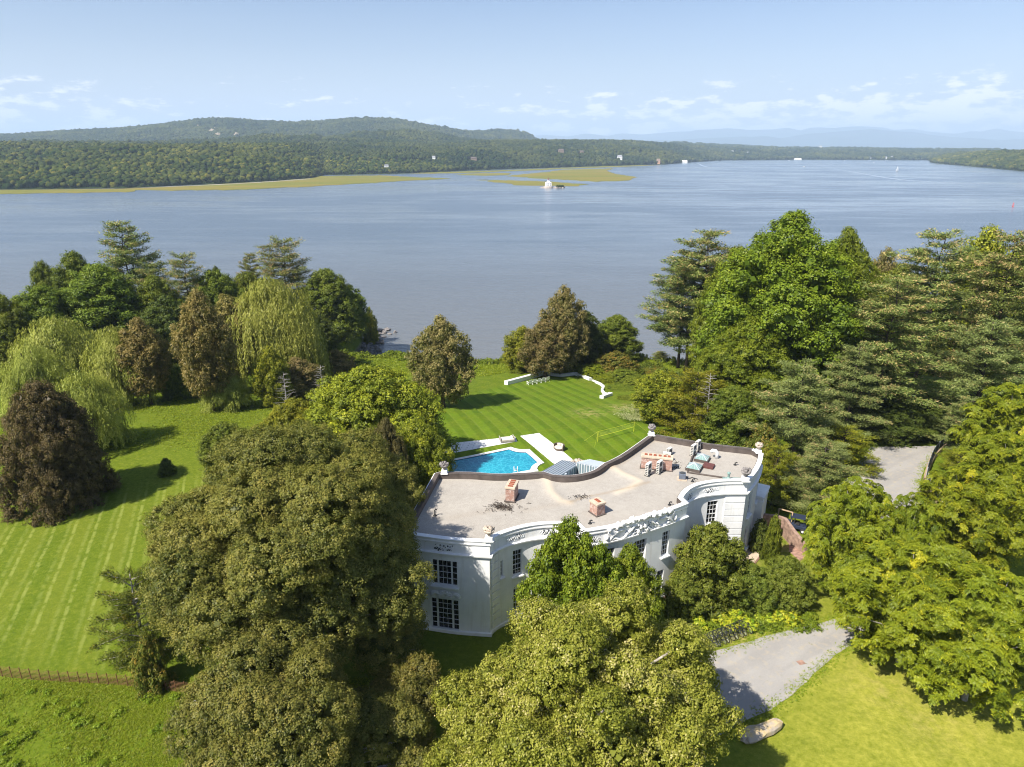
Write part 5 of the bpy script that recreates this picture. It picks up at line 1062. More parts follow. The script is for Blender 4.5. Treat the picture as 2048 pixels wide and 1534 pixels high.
def env_lobes(H, Rr, cb, n, rng, shape='round', lr=.34, squash=.85):
    out = []; hc = H*(1-cb)
    for k in range(n):
        t = ((k+.5)/n); a = k*2.39996+rng.uniform(-.4, .4)
        if shape == 'round': pr = math.sqrt(max(0, 1-(2*t-.82)**2/1.45))
        elif shape == 'cone': pr = (1-t)**.75*.95+.08
        elif shape == 'dome': pr = math.sqrt(max(.02, 1-t**2.4))
        else: pr = (math.sin(PI*min(1, t*.9+.12)))**.55
        r = Rr*lr*rng.uniform(.75, 1.25)*(.72 if t > .8 else 1); rho = max(0, Rr*pr*rng.uniform(.80, 1.08)-r*.9)
        out.append((rho*math.cos(a), rho*math.sin(a), H*cb+hc*t*.97-r*.25, r, r, r*squash))
    m = max(2, n//6)
    for k in range(m):
        t = (k+.6)/m; pr = (1-t)*.5+.12 if shape == 'cone' else .5*math.sqrt(max(.05, 1-(2*t-.9)**2/1.4)); out.append((0, 0, H*cb+hc*t*.86, Rr*pr, Rr*pr, hc/m*.6))
    return np.array(out)
def trunk_mb(H, r0, rng, lobes=None, top=.72, nl=7, lean=(0, 0), forks=1):
    m = MB(); n = 6; pts = []
    for k in range(n+1): t = k/n; pts.append((lean[0]*t*H+rng.normal(0, .02)*H*t*.5, lean[1]*t*H+rng.normal(0, .02)*H*t*.5, H*top*t-(.4 if k == 0 else 0)))
    m.tube(pts, [r0*(1.35 if k == 0 else 1-.8*k/n) for k in range(n+1)], 7)
    if lobes is not None and len(lobes):
        idx = rng.permutation(len(lobes))[:nl]
        for i in idx:
            e = lobes[i][:3]; k = 1+int(np.clip((e[2]/H-.2)*5, 0, 4)); s = Vector(pts[min(k, n-1)]); e = Vector(e); mid = s.lerp(e, .5)+Vector((rng.normal(0, .3), rng.normal(0, .3), .5)); m.tube([s, mid, e, e+(e-mid)*.05], [r0*.38, r0*.26, r0*.14, r0*.05], 5)
    return m
PROTO = {}
def proto_leafy(key, mat, H=10., Rr=4., cb=.15, n=34, shape='round', rs=.55, leaf=.36, nl=16, seed=1, bark='bark', lr=.34, r0=.28, k=.8, **kw):
    """crown and trunk meshes of a kind at reference size; returned unlinked"""
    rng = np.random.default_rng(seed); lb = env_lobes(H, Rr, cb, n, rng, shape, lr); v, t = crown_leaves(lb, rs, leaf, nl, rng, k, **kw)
    a = quadmesh('crown', v, M[mat], None, t); b = trunk_mb(H, r0, rng, lb).build('trunk', M[bark], smooth=True); PROTO[key] = (a, b, H, Rr); C.objects.unlink(a); C.objects.unlink(b)
def proto_pine(key, mat, H=16., Rr=4.4, cb=.2, seed=1, leaf=.42, whorls=18, dens=1.55, prof=.75, droop=.0, pad=.95, bark='darkbark', brown=.5, gapp=.12, tw=.2):
    rng = np.random.default_rng(seed); P_, D_, T_ = [], [], []; tm = trunk_mb(H, .27, rng, None, top=.98)
    for w in range(whorls):
        t = (w+.5)/whorls; z = H*(cb+(1-cb)*t); L0 = Rr*((1-t)**prof*.86+.16)*(1 if w > 1 else .8); nb = 6 if t < .8 else 4; a0 = rng.uniform(0, 6.28)
        for b in range(nb):
            if rng.random() < gapp: continue
            a = a0+b*2*PI/nb+rng.normal(0, .22); L = L0*rng.uniform(.62 if t > .7 else .5, 1.25); zz = z+rng.normal(0, .38)*(H*(1-cb)/whorls)*(1-t)**.5; d = np.array([math.cos(a), math.sin(a)]); rise = rng.uniform(.05, .30)*(.4+t)-droop
            tm.tube([(0, 0, zz-.3), (d[0]*L*.5, d[1]*L*.5, zz-.1+rise*L*.3), (d[0]*L*.95, d[1]*L*.95, zz+rise*L*.8)], [.09, .06, .02], 3)
            npad = max(4, int(L/pad*2.8))
            for q in range(npad):
                f = .28+.74*(q+rng.random())/npad; sd_ = rng.normal(0, .17*L*(1.15-f)+.12); c = np.array([d[0]*L*f-d[1]*sd_, d[1]*L*f+d[0]*sd_, zz+rise*L*f*f+rng.normal(0, .10)]); m = int(34*dens*(.6+.4*rng.random())); o = sph(m, rng)*rng.random((m, 1))**.5*np.array([pad, pad, pad*.42])*rng.uniform(.7, 1.1)
                P_.append(c+o); D_.append(np.tile([d[0]*.8, d[1]*.8, .55], (m, 1))+o/pad*.9+rng.normal(0, .3, (m, 3))); ti = .36+.10*rng.normal()+.2*(o[:, 2]/pad)+rng.normal(0, .14, m)
                if rng.random() < brown*(.25+.9*t)*(.3+f): ti = ti+rng.uniform(.3, .6)*(rng.random(m) < .55)
                T_.append(ti)
    p = np.concatenate(P_); td = np.concatenate(D_); t_ = np.clip(np.concatenate(T_), 0, 1); N = len(p); nr = np.tile([0, 0, .9], (N, 1))+rng.normal(0, .6, (N, 3)); L = leaf*rng.uniform(.7, 1.3, N)
    v = leafquads(p, nr, L, L*tw*rng.uniform(.8, 1.6, N), rng, td, .05)
    a = quadmesh('crown', v, M[mat], None, t_); b = tm.build('trunk', M[bark], smooth=True); PROTO[key] = (a, b, H, Rr); C.objects.unlink(a); C.objects.unlink(b)
def proto_willow(key, H=11., Rr=6., seed=1, n=22, cb=.35, dens=1., Lm=3.6, lr=.30):
    rng = np.random.default_rng(seed); lb = env_lobes(H, Rr, cb, n, rng, 'dome', lr, .7); P_, T_, D_ = [], [], []
    for l in lb:
        ns = int(46*dens*(l[3]/1.8)**2); d = sph(ns, rng); d[:, 2] = np.abs(d[:, 2])*.9; s = l[:3]+d*l[3:6]*rng.uniform(.75, 1.08, (ns, 1)); tl = rng.normal(0, .1)
        for j in range(ns):
            Ls = rng.uniform(.25*Lm, Lm)*(.5+.6*H/11); m = int(Ls/.15); f = np.arange(m)/m; out = unit(np.array([s[j, 0], s[j, 1], 0.01]))*.35
            c = s[j]+np.stack([out[0]*np.sqrt(f)*1.4, out[1]*np.sqrt(f)*1.4, .25*np.sin(np.minimum(1, f*3)*PI)-Ls*f], 1)+rng.normal(0, .10, (m, 3)); c = c[c[:, 2] > .2]; P_.append(c); T_.append(np.clip(.45+tl+rng.normal(0, .16, len(c))-.12*f[:len(c)], 0, 1)); D_.append(np.tile([0, 0, -1.], (len(c), 1))+rng.normal(0, .28, (len(c), 3)))
    p = np.concatenate(P_); N = len(p); v = leafquads(p, unit(p*[1, 1, 0]+1e-6)+np.array([0, 0, .5])+rng.normal(0, .5, (N, 3)), .42*rng.uniform(.7, 1.3, N), .13, rng, np.concatenate(D_), .05)
    a = quadmesh('crown', v, M['willow'], None, np.concatenate(T_)); b = trunk_mb(H, .4, rng, lb, nl=14).build('trunk', M['bark'], smooth=True); PROTO[key] = (a, b, H, Rr); C.objects.unlink(a); C.objects.unlink(b)
def rosette_leaves(lobes, rng, tips_per, frond=.62, nf=8, nlf=7, zmin=None, inner=.75):
    """compound leaves: rosettes of drooping fronds made of paired leaflets"""
    C_, D_ = [], []
    for lb in lobes:
        n = int(tips_per*(lb[3]*lb[4])); d = sph(n, rng); d[:, 2] = np.where((d[:, 2] < -.2) & (rng.random(n) < .7), -d[:, 2], d[:, 2]); C_.append(lb[:3]+d*lb[3:6]*rng.uniform(.78, 1.1, (n, 1))); D_.append(d)
    c = np.concatenate(C_); d = np.concatenate(D_); keep = np.ones(len(c), bool)
    for lb in lobes: keep &= (((c-lb[:3])/lb[3:6])**2).sum(1) > inner**2
    c, d = c[keep], d[keep]; n = len(c); ts = rng.normal(0, .14, n); ax = unit(d*.6+np.array([0, 0, 1.])+rng.normal(0, .2, (n, 3))); r = rng.normal(size=(n, 3)); e1 = unit(r-(r*ax).sum(1, keepdims=True)*ax); e2 = np.cross(ax, e1); V_, T_ = [], []
    for k in range(nf):
        a = 2*PI*k/nf+rng.normal(0, .25, (n, 1)); L = frond*rng.uniform(.7, 1.2, (n, 1)); out = e1*np.cos(a)+e2*np.sin(a)
        for j in range(nlf):
            f = (j+.8)/nlf; p = c+out*L*f+ax*L*(.45*f-.75*f*f); fw = unit(out+ax*(.45-1.5*f)); sdv = np.cross(fw, ax)
            for s_ in (-1, 1):
                q = p+sdv*s_*.11*frond/.62*(1.15-.5*f); V_.append(leafquads(q, ax+rng.normal(0, .25, (n, 3))+sdv*s_*.3, .25*frond/.62, .10*frond/.62, rng, sdv*s_+fw*.5, .1)); T_.append(np.clip(.42+ts+rng.normal(0, .10, n)+(.10 if j == nlf-1 else 0), 0, 1))
    return np.concatenate(V_), np.concatenate(T_)
def proto_walnut(key, mat='walnut', H=10., Rr=5., cb=.2, n=26, seed=1, tips=7.5, frond=.75, shape='round', lr=.33):
    rng = np.random.default_rng(seed); lb = env_lobes(H, Rr, cb, n, rng, shape, lr); v, t = rosette_leaves(lb, rng, tips, frond); a = quadmesh('crown', v, M[mat], None, t); b = trunk_mb(H, .3, rng, lb, nl=16).build('trunk', M['palebark'], smooth=True); PROTO[key] = (a, b, H, Rr); C.objects.unlink(a); C.objects.unlink(b)
BIG = dict(H=19, Rr=7.6, rs=.60, leaf=.27, nl=30, lr=.23, r0=.42)
def big(**k): d = dict(BIG); d.update(k); return d
proto_leafy('green1', 'green', **big(seed=1, n=62, cb=.12)); proto_leafy('green2', 'green', **big(seed=2, shape='dome', cb=.06, n=70))
proto_leafy('tulip', 'tulip', H=22, Rr=8, cb=.04, n=115, seed=3, rs=.60, leaf=.235, nl=44, lr=.21, shape='egg'); proto_leafy('tulip2', 'tulip', **big(seed=4, shape='egg', n=76, cb=.06, nl=38, leaf=.24))
proto_leafy('dark1', 'dark', **big(seed=5, shape='dome', cb=.02, n=60)); proto_leafy('locust1', 'locust', **big(H=15, Rr=6.6, seed=6, n=70, rs=.46, nl=12, leaf=.26, lr=.20, cb=.14, shape='egg')); proto_leafy('rust', 'rust', seed=7, H=5, Rr=3.6, cb=.0, n=34, rs=.36, leaf=.24, nl=14, shape='dome', lr=.27)
proto_leafy('larch', 'larch', seed=8, H=17, Rr=5.6, cb=.2, n=74, rs=.46, leaf=.26, nl=12, shape='egg', lr=.24, bark='bark'); proto_leafy('beech', 'beech', H=13, Rr=7.5, cb=.0, n=110, seed=9, rs=.42, leaf=.19, nl=26, shape='dome', lr=.19)
proto_leafy('robinia', 'robinia', H=14, Rr=9, cb=.18, n=95, seed=10, rs=.46, leaf=.22, nl=24, lr=.18, shape='dome'); proto_leafy('shrub', 'green', seed=11, H=4, Rr=3.2, cb=0., n=26, rs=.34, leaf=.22, nl=16, shape='dome', r0=.1); proto_leafy('shrub2', 'tulip', seed=12, H=4, Rr=3.2, cb=0., n=26, rs=.32, leaf=.22, nl=16, shape='dome', r0=.1)
proto_leafy('magnolia', 'tulip', H=9.5, Rr=4.6, cb=.04, n=64, seed=13, rs=.34, leaf=.21, nl=20, lr=.21, shape='egg'); proto_leafy('magdark', 'magn', H=9, Rr=5, cb=.0, n=74, seed=14, rs=.34, leaf=.19, nl=24, lr=.20, shape='egg')
proto_leafy('darkshrub', 'dark', seed=15, H=3, Rr=2.2, cb=0., n=18, rs=.3, leaf=.2, nl=18, shape='dome', r0=.1); proto_leafy('yellowtree', 'robinia', **big(seed=16, H=15, Rr=6, cb=.1, n=60, rs=.46, leaf=.26, nl=13, shape='egg'))
proto_leafy('hosta', 'hosta', seed=17, H=.9, Rr=.8, cb=0., n=9, rs=.22, leaf=.22, nl=12, shape='dome', r0=.03)
PB = dict(H=26, Rr=8, leaf=.46, whorls=20, pad=1.15, dens=1.5)
def pb(**k): d = dict(PB); d.update(k); return d
proto_pine('pine1', 'pine', **pb(seed=21, prof=.55)); proto_pine('pine2', 'pine', **pb(seed=22, whorls=18, pad=1.3, prof=.45)); proto_pine('bluepine', 'bluepine', H=16, Rr=7, seed=23, whorls=15, pad=.95, leaf=.34, dens=2.2, prof=.55, cb=.06, brown=.28); proto_pine('pine3', 'pine', **pb(seed=24, whorls=17, cb=.2, prof=.42, brown=.7, pad=1.2, dens=1.9))
proto_pine('spruce', 'spruce', H=9, Rr=5.2, seed=25, cb=.0, whorls=12, leaf=.27, pad=.7, dens=1.7, prof=.4, brown=.2, bark='palebark', gapp=.15); proto_pine('yew', 'yew', H=9, Rr=5.6, seed=26, cb=.0, whorls=13, leaf=.30, pad=.72, dens=1.6, prof=.45, brown=.1)
proto_willow('willow1', seed=31, H=15, Rr=9, n=40, dens=1.0); proto_willow('willow2', seed=32, H=11, Rr=7.5, n=70, cb=.12, Lm=1.7, lr=.2, dens=1.5); proto_walnut('walnut1', H=15, Rr=8.5, seed=41, n=78, lr=.155, tips=6.4, frond=.80)
proto_walnut('walnut2', H=16, Rr=9, seed=42, n=80, tips=5.8, lr=.15, frond=.85)
PROTOLIST = list(PROTO)
def place(name, key, x, y, H, Rw, label, cat='tree', group=None, rz=None, z=None, mat=None, zo=0.):
    a, b, H0, R0 = PROTO[key]; z = g(x, y) if z is None else z; t = empty(name, (x, y, z+zo), label, cat, group, rz if rz is not None else (x*7.3+y*3.1) % 6.28)
    t.scale = (Rw/R0, Rw/R0, H/H0)
    for src in (a, b): o = src.copy(); C.objects.link(o); o.parent = t
    return t
def tree(name, key, u, vtop, Y, wpx, label, cat='tree', group=None, rz=None, du=0):
    top = PY(u, vtop, Y); x = top[0]; z = g(x, Y); H = top[2]-z; slant = math.hypot(Y, (CAMH-(z+H*.55))); return place(name, key, x, Y, max(.5, H), wpx/2*slant/FPX, label, cat, group, rz)
GL = 'trees on the left river bank'; GM = 'trees at the end of the lawn'; GR = 'tall trees to the right of the mansion'; GF = 'trees around the mansion'
tree('pine_tree', 'pine1', 237, 444, 176, 165, 'tallest dark pine standing above all the left bank trees', group=GL)
tree('broadleaf_tree', 'green2', 140, 503, 182, 120, 'rounded green tree crown against the river, just left of the tallest pine', group=GL)
tree('broadleaf_tree', 'green1', 80, 522, 186, 70, 'small airy tree standing highest at the far left against the river', group=GL)
tree('broadleaf_tree', 'green2', 190, 528, 160, 215, 'broad green tree in front of the tallest pine', group=GL)
tree('broadleaf_tree', 'green1', 75, 572, 150, 170, 'wide green tree at the left below the small airy one', group=GL)
tree('broadleaf_tree', 'green2', -10, 588, 140, 150, 'green tree cut by the left edge of the view', group=GL)
tree('pine_tree', 'pine2', 300, 528, 172, 100, 'pine on the right shoulder of the tallest pine', group=GL)
tree('broadleaf_tree', 'green2', 305, 552, 164, 125, 'green tree filling the gap between the tallest pine and the layered one', group=GL)
tree('pine_tree', 'pine2', 364, 510, 170, 108, 'layered pine with a pale tip between the two highest pines', group=GL)
tree('broadleaf_tree', 'green1', 425, 540, 172, 125, 'dark green tree right of the layered pine', group=GL)
tree('broadleaf_tree', 'dark1', 430, 533, 200, 52, 'small greyish tree against the river between the pines', group=GL)
tree('pine_tree', 'pine1', 498, 507, 204, 72, 'dark upright pine left of the pointed one', group=GL)
tree('pine_tree', 'pine2', 562, 480, 198, 150, 'pointed layered pine rising right of the dark upright one', group=GL)
tree('broadleaf_tree', 'green2', 490, 545, 190, 125, 'low green tree below the dark upright pine', group=GL)
tree('broadleaf_tree', 'green2', 650, 538, 196, 140, 'rounded green tree behind the great willow, towards the river', group=GL)
tree('broadleaf_tree', 'green1', 694, 572, 200, 80, 'green tree at the end of the wooded point', group=GL)
tree('broadleaf_tree', 'yellowtree', 738, 614, 216, 34, 'small pale tree on the very tip of the wooded point', group=GL)
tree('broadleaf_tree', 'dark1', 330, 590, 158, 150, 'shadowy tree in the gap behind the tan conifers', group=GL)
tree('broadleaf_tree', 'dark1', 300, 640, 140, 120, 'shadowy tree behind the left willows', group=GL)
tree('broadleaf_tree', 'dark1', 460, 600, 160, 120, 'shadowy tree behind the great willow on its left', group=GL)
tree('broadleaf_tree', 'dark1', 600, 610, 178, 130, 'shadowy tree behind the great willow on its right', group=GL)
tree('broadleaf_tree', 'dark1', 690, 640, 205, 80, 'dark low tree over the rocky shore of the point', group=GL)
tree('tan_conifer', 'larch', 392, 580, 117, 118, 'tan conifer with a bare lower trunk standing in the left meadow', group=GL)
tree('tan_conifer', 'larch', 450, 590, 136, 120, 'tan conifer just behind and right of the bare trunked one', group=GL)
tree('tan_conifer', 'larch', 272, 636, 122, 105, 'brown conifer between the left willows and the shadowed meadow', group=GL)
tree('willow_tree', 'willow1', 532, 556, 140, 225, 'great golden green willow with hanging curtains', group=GL)
tree('willow_tree', 'willow2', 100, 632, 134, 210, 'broad willow at the far left behind the copper beech', group=GL)
tree('willow_tree', 'willow2', 220, 652, 122, 150, 'willow between the copper beech and the brown conifer', group=GL)
tree('willow_tree', 'willow2', 60, 690, 118, 150, 'low pale willow directly above the copper beech', group=GL)
tree('willow_tree', 'willow2', 152, 742, 97, 165, 'small willow lump touching the top of the copper beech', group=GL)
tree('willow_tree', 'willow2', 446, 738, 119, 105, 'small round willow right of the bare lower trunk', group=GL)
tree('small_tree', 'yellowtree', 536, 692, 120, 80, 'slender yellow green tree before the great willow', group=GL)
tree('small_tree', 'shrub', 352, 738, 128, 70, 'small flat topped tree alone in the shadowed meadow', group=GL)
tree('large_shrub', 'yellowtree', 620, 688, 142, 80, 'yellowish shrub right of the great willow', 'shrub', GL)
tree('large_shrub', 'larch', 668, 700, 148, 90, 'brownish shrub above the river cove', 'shrub', GL)
tree('large_shrub', 'locust1', 590, 715, 126, 110, 'grey green shrub thicket in front of the great willow', 'shrub', GL)
tree('large_shrub', 'shrub', 720, 722, 150, 90, 'low green shrub at the lawn edge beside the cove', 'shrub', GL)
tree('copper_beech', 'beech', 68, 765, 80, 205, 'huge dark copper beech sweeping down to the grass at far left')
tree('small_shrub', 'darkshrub', 330, 918, 88, 34, 'tiny lone bush on the left lawn in tree shadow', 'shrub')
tree('large_shrub', 'magdark', 442, 845, 92, 110, 'dark rounded bush behind the huge maple on its left', 'shrub')
tree('lawn_tree', 'locust1', 880, 632, 121, 138, 'lone brownish tree with a visible trunk on the open lawn')
tree('locust_tree', 'locust1', 1130, 572, 158, 112, 'tallest brownish tree at the lawn end', group=GM); tree('locust_tree', 'yellowtree', 1046, 652, 162, 90, 'yellow green tree at the left of the lawn end clump', group=GM)
tree('locust_tree', 'locust1', 1092, 640, 154, 110, 'brown tree in front of the lawn end clump', group=GM); tree('broadleaf_tree', 'green2', 1236, 630, 172, 112, 'rounded dark green tree right of the lawn end clump', group=GM); tree('broadleaf_tree', 'dark1', 1172, 622, 166, 90, 'dark tree in the middle of the lawn end clump', group=GM)
tree('small_pine', 'pine1', 1322, 703, 170, 40, 'small solitary pine by the water right of the lawn end', group=GM)
SH = [('rust', 1232, 706, 158, 100, 'rust tinged shrub bank beneath the rounded dark tree'), ('shrub2', 1190, 730, 156, 80, 'green shrub behind the sagging wall'), ('shrub', 1250, 742, 150, 90, 'mid green shrub below the rust tinged one'), ('shrub2', 1215, 752, 149, 66, 'bright shrub spilling over the wall lengths'), ('shrub', 1275, 755, 144, 80, 'darker shrub above the pampas clump'), ('shrub', 1248, 775, 139, 70, 'dark shrub inside the curve of the broken wall'), ('rust', 1300, 735, 160, 70, 'reddish shrub near the solitary pine'), ('shrub', 1036, 738, 159, 34, 'small dark bush behind the long straight wall'), ('rust', 1060, 715, 164, 70, 'orange tinted shrub left under the tall brown tree'), ('shrub2', 1120, 728, 160, 60, 'low green shrub behind the middle of the wall'), ('shrub', 1262, 800, 128, 56, 'low shrub beside the lawn above the pampas clump'), ('shrub', 1335, 775, 132, 80, 'green shrub at the foot of the tall left pine'), ('darkshrub', 1370, 760, 150, 90, 'dark shrub under the tall left pine'), ('shrub2', 1010, 741, 170, 40, 'low leafy bank bush above the water')]
for k_, u, v, Y, w_, lab in SH: tree('shrub', k_, u, v, Y, w_, lab, 'shrub', 'shrubs at the end of the lawn')
tree('pine_tree', 'pine3', 1418, 464, 160, 210, 'tall ragged pine at the left of the right hand trees, bare trunks below', group=GR); tree('pine_tree', 'pine3', 1375, 505, 163, 170, 'lower ragged pine joined to the river side of the tall ragged one', group=GR)
tree('tulip_tree', 'tulip', 1588, 424, 116, 330, 'tallest bright green broadleaf tree right of the lawn', group=GR); tree('tulip_tree', 'tulip', 1700, 456, 124, 170, 'right shoulder of bright green foliage beside the tallest tree', group=GR)
tree('tulip_tree', 'tulip2', 1478, 498, 126, 160, 'bright green tree left of the tallest one', group=GR); tree('tulip_tree', 'tulip2', 1500, 640, 108, 200, 'bright green lower tree in front of the tallest one', group=GR)
tree('broadleaf_tree', 'locust1', 1775, 498, 156, 120, 'brownish rounded tree seen behind the pines', group=GR); tree('broadleaf_tree', 'tulip2', 1805, 530, 140, 150, 'light green tree between the tallest tree and the pines', group=GR)
tree('pine_tree', 'pine3', 1890, 466, 124, 230, 'high pine with brown tipped branches right of the bright trees', group=GR); tree('pine_tree', 'pine3', 2035, 470, 112, 220, 'tall pine cut by the right edge of the view', group=GR)
tree('broadleaf_tree', 'yellowtree', 1985, 452, 150, 170, 'light yellow green tree behind the right edge pine', group=GR); tree('broadleaf_tree', 'green2', 2080, 470, 160, 170, 'green tree behind the right edge pine at the border', group=GR)
tree('pine_tree', 'pine3', 1800, 556, 106, 250, 'pale orange tipped pine with a leaning trunk over the drive', group=GR)
tree('pine_tree', 'bluepine', 1610, 728, 90, 210, 'blue green pine directly behind the right end of the mansion', group=GR); tree('pine_tree', 'bluepine', 1655, 892, 77, 190, 'low blue green pine beside the brick wall', group=GR)
tree('pine_tree', 'bluepine', 1990, 640, 104, 220, 'blue green pine at the right under the tall edge pine', group=GR); tree('pine_tree', 'bluepine', 1720, 690, 100, 180, 'blue green pine above the bend of the drive', group=GR)
tree('broadleaf_tree', 'yellowtree', 1322, 742, 110, 120, 'yellow green tree at the right edge of the lawn', group=GR); tree('broadleaf_tree', 'yew', 1398, 742, 103, 165, 'feathery yellow green conifer by the back of the mansion', group=GR)
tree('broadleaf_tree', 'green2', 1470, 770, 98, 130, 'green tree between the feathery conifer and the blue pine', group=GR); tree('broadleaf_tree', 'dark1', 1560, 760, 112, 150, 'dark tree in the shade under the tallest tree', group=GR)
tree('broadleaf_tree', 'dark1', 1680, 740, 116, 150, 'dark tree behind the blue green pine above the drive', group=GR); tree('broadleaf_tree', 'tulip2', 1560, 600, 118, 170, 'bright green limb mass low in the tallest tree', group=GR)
tree('large_shrub', 'rust', 1530, 856, 86, 90, 'reddish shrub behind the urn corner of the mansion', 'shrub'); tree('yew_shrub', 'yew', 1560, 890, 79, 105, 'golden green yew against the right end of the mansion', 'shrub'); tree('yew_shrub', 'yew', 1692, 858, 90, 150, 'golden green yew at the left side of the drive bend', 'shrub')
for k_, u, v, Y, w_, lab in (('dark1', 1790, 790, 102, 150, 'dark thicket behind the top of the drive, on its left'), ('dark1', 1870, 800, 103, 150, 'dark thicket behind the top of the drive, on its right'), ('green2', 1750, 812, 106, 90, 'green thicket at the upper left corner of the drive'), ('bluepine', 1950, 800, 96, 150, 'bluish conifer thicket above the mesh fence')): tree('thicket', k_, u, v, Y, w_, lab, 'shrub', 'thicket round the top of the drive')
for u, v, Y, w_, lab in ((1925, 905, 80, 100, 'feathery golden shrub just inside the mesh fence'), (1950, 865, 88, 105, 'feathery golden shrub above the mesh fence'), (1932, 965, 73, 100, 'feathery golden shrub at the tightest part of the fence'), (2005, 880, 82, 110, 'feathery golden shrub near the right edge, uphill of the fence')): tree('golden_shrub', 'yew', u, v, Y, w_, lab, 'shrub', 'golden shrubs beyond the mesh fence')
GW = 'compound leaved trees at the lower right'
tree('walnut_tree', 'walnut1', 1728, 962, 60, 185, 'yellow green tree overhanging the drive beside the brick wall', group=GW); tree('walnut_tree', 'walnut1', 1828, 990, 57, 130, 'smaller yellow green tree overhanging the middle of the drive', group=GW)
tree('walnut_tree', 'walnut2', 1972, 935, 64, 215, 'tall yellow green tree at the right border beyond the drive', group=GW); tree('walnut_tree', 'walnut2', 1850, 1085, 50.5, 285, 'large compound leaved tree leaning over the lower right lawn', group=GW)
tree('walnut_tree', 'walnut2', 1995, 1150, 46, 290, 'nearest compound leaved tree at the right border, shading the lawn', group=GW); tree('walnut_tree', 'walnut1', 2040, 770, 84, 190, 'bright compound leaved tree high at the right border', group=GW); tree('walnut_tree', 'walnut1', 2030, 870, 74, 180, 'compound leaved tree filling the right border above the drive', group=GW)
tree('magnolia_tree', 'magnolia', 1140, 1040, 51.5, 185, 'bright green tree with upright shoots against the left curve of the mansion', group=GF); tree('magnolia_tree', 'magnolia', 1262, 1092, 53.0, 140, 'bright green tree standing before the bow windows', group=GF)
tree('magnolia_tree', 'magdark', 1432, 1046, 59.5, 160, 'dense magnolia before the right curve of the mansion', group=GF); tree('magnolia_tree', 'magdark', 1505, 1128, 58.5, 105, 'lower magnolia joined to the dense one on its right', group=GF); tree('magnolia_tree', 'magdark', 1580, 1116, 59, 112, 'round light magnolia nearest the drive lawn', group=GF); tree('magnolia_tree', 'magnolia', 1200, 1092, 51, 150, 'bright green tree between the upright shooted one and the bow windows', group=GF); tree('magnolia_tree', 'magdark', 1372, 1150, 57, 90, 'low magnolia beside the brick doorstep', group=GF)
tree('small_shrub', 'shrub', 1552, 1036, 66.5, 40, 'glossy round bush against the brick wall', 'shrub'); tree('small_shrub', 'darkshrub', 1524, 1040, 69, 44, 'dark bush in the shade of the side wall', 'shrub')
tree('robinia_tree', 'robinia', 730, 738, 88, 330, 'wide yellow flowering tree behind the left end of the mansion', group=GF); tree('robinia_tree', 'robinia', 830, 845, 78, 160, 'yellow green branches beside the pool, right of the wide tree', group=GF); tree('robinia_tree', 'robinia', 585, 800, 92, 150, 'yellow flowering tree behind the huge maple', group=GF)
tree('purple_maple', 'beech', 770, 840, 74, 110, 'dark purple leaved tree between the huge maple and the yellow tree', group=GF)
tree('spruce_tree', 'spruce', 258, 1146, 51, 165, 'dark spruce with bare twigs peeping out left of the huge maple'); tree('small_shrub', 'rust', 288, 1278, 47.5, 74, 'orange tinged low shrub at the foot of the spruce', 'shrub')
for k, (u, v) in enumerate(((1440, 1244), (1462, 1256), (1498, 1256), (1532, 1240), (1548, 1226), (1420, 1228), (1475, 1238), (1585, 1246), (1395, 1252), (1560, 1242))):
    q = P(u, v); place('hosta_plant', 'hosta', q[0], q[1], .9, .95, 'yellow green hosta clump in the bed between magnolias and bicycles', 'plant', 'hosta clumps along the flower bed')
for k, (u, v, w_) in enumerate(((1268, 838, 60), (1290, 826, 46))):
    q = PG(u, v); rng = np.random.default_rng(60+k); n = 2600; a = rng.uniform(0, 6.28, n); f = rng.random(n); L = rng.uniform(.5, 1, n)*1.5; rr = w_/2/11.*f**.8*L; p = np.stack([rr*np.cos(a), rr*np.sin(a), L*(1.1*f-.55*f*f)*1.6], 1); td = np.stack([np.cos(a), np.sin(a), 1.1-1.3*f], 1)
    vq = leafquads(p, rng.normal(size=(n, 3)), .5, .06, rng, td); o = quadmesh('pampas_clump', vq, M['reed'], None, rng.random(n)); o.location = q; tag(o, ['larger pale pampas grass clump at the right lawn edge', 'smaller pale grass clump behind the larger pampas'][k], 'plant')
# hero trees modelled from their own lobes
def hero(name, mat, base, H, lobes, label, rs, leaf, nl, seed, bark='palebark', r0=.45, k=1., group=None, twigs=0, **kw):
    rng = np.random.default_rng(seed); lb = np.array(lobes, float); t = empty(name, (base[0], base[1], g(base[0], base[1])), label, 'tree', group); lb[:, 0] -= base[0]; lb[:, 1] -= base[1]; lb[:, 2] -= t.location.z
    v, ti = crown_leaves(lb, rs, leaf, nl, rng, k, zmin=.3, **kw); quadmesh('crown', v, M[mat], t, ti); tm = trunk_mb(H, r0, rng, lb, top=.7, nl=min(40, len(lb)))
    for _ in range(twigs):
        l = lb[rng.integers(len(lb))]; d = sph(1, rng)[0]; d[2] = abs(d[2])*.8+.2; s = Vector(l[:3]+d*l[3:6]*.75); e = Vector(l[:3]+d*l[3:6]*.99+rng.normal(0, .22, 3)); mid = s.lerp(e, .5)+Vector(rng.normal(0, .15, 3)); tm.tube([s, mid, e], [.035, .02, .006], 4); tm.tube([mid, mid+(e-s).cross(Vector(rng.normal(0, 1, 3)))*.35], [.02, .006], 3)
    tm.build('trunk', M[bark], t, smooth=True); return t
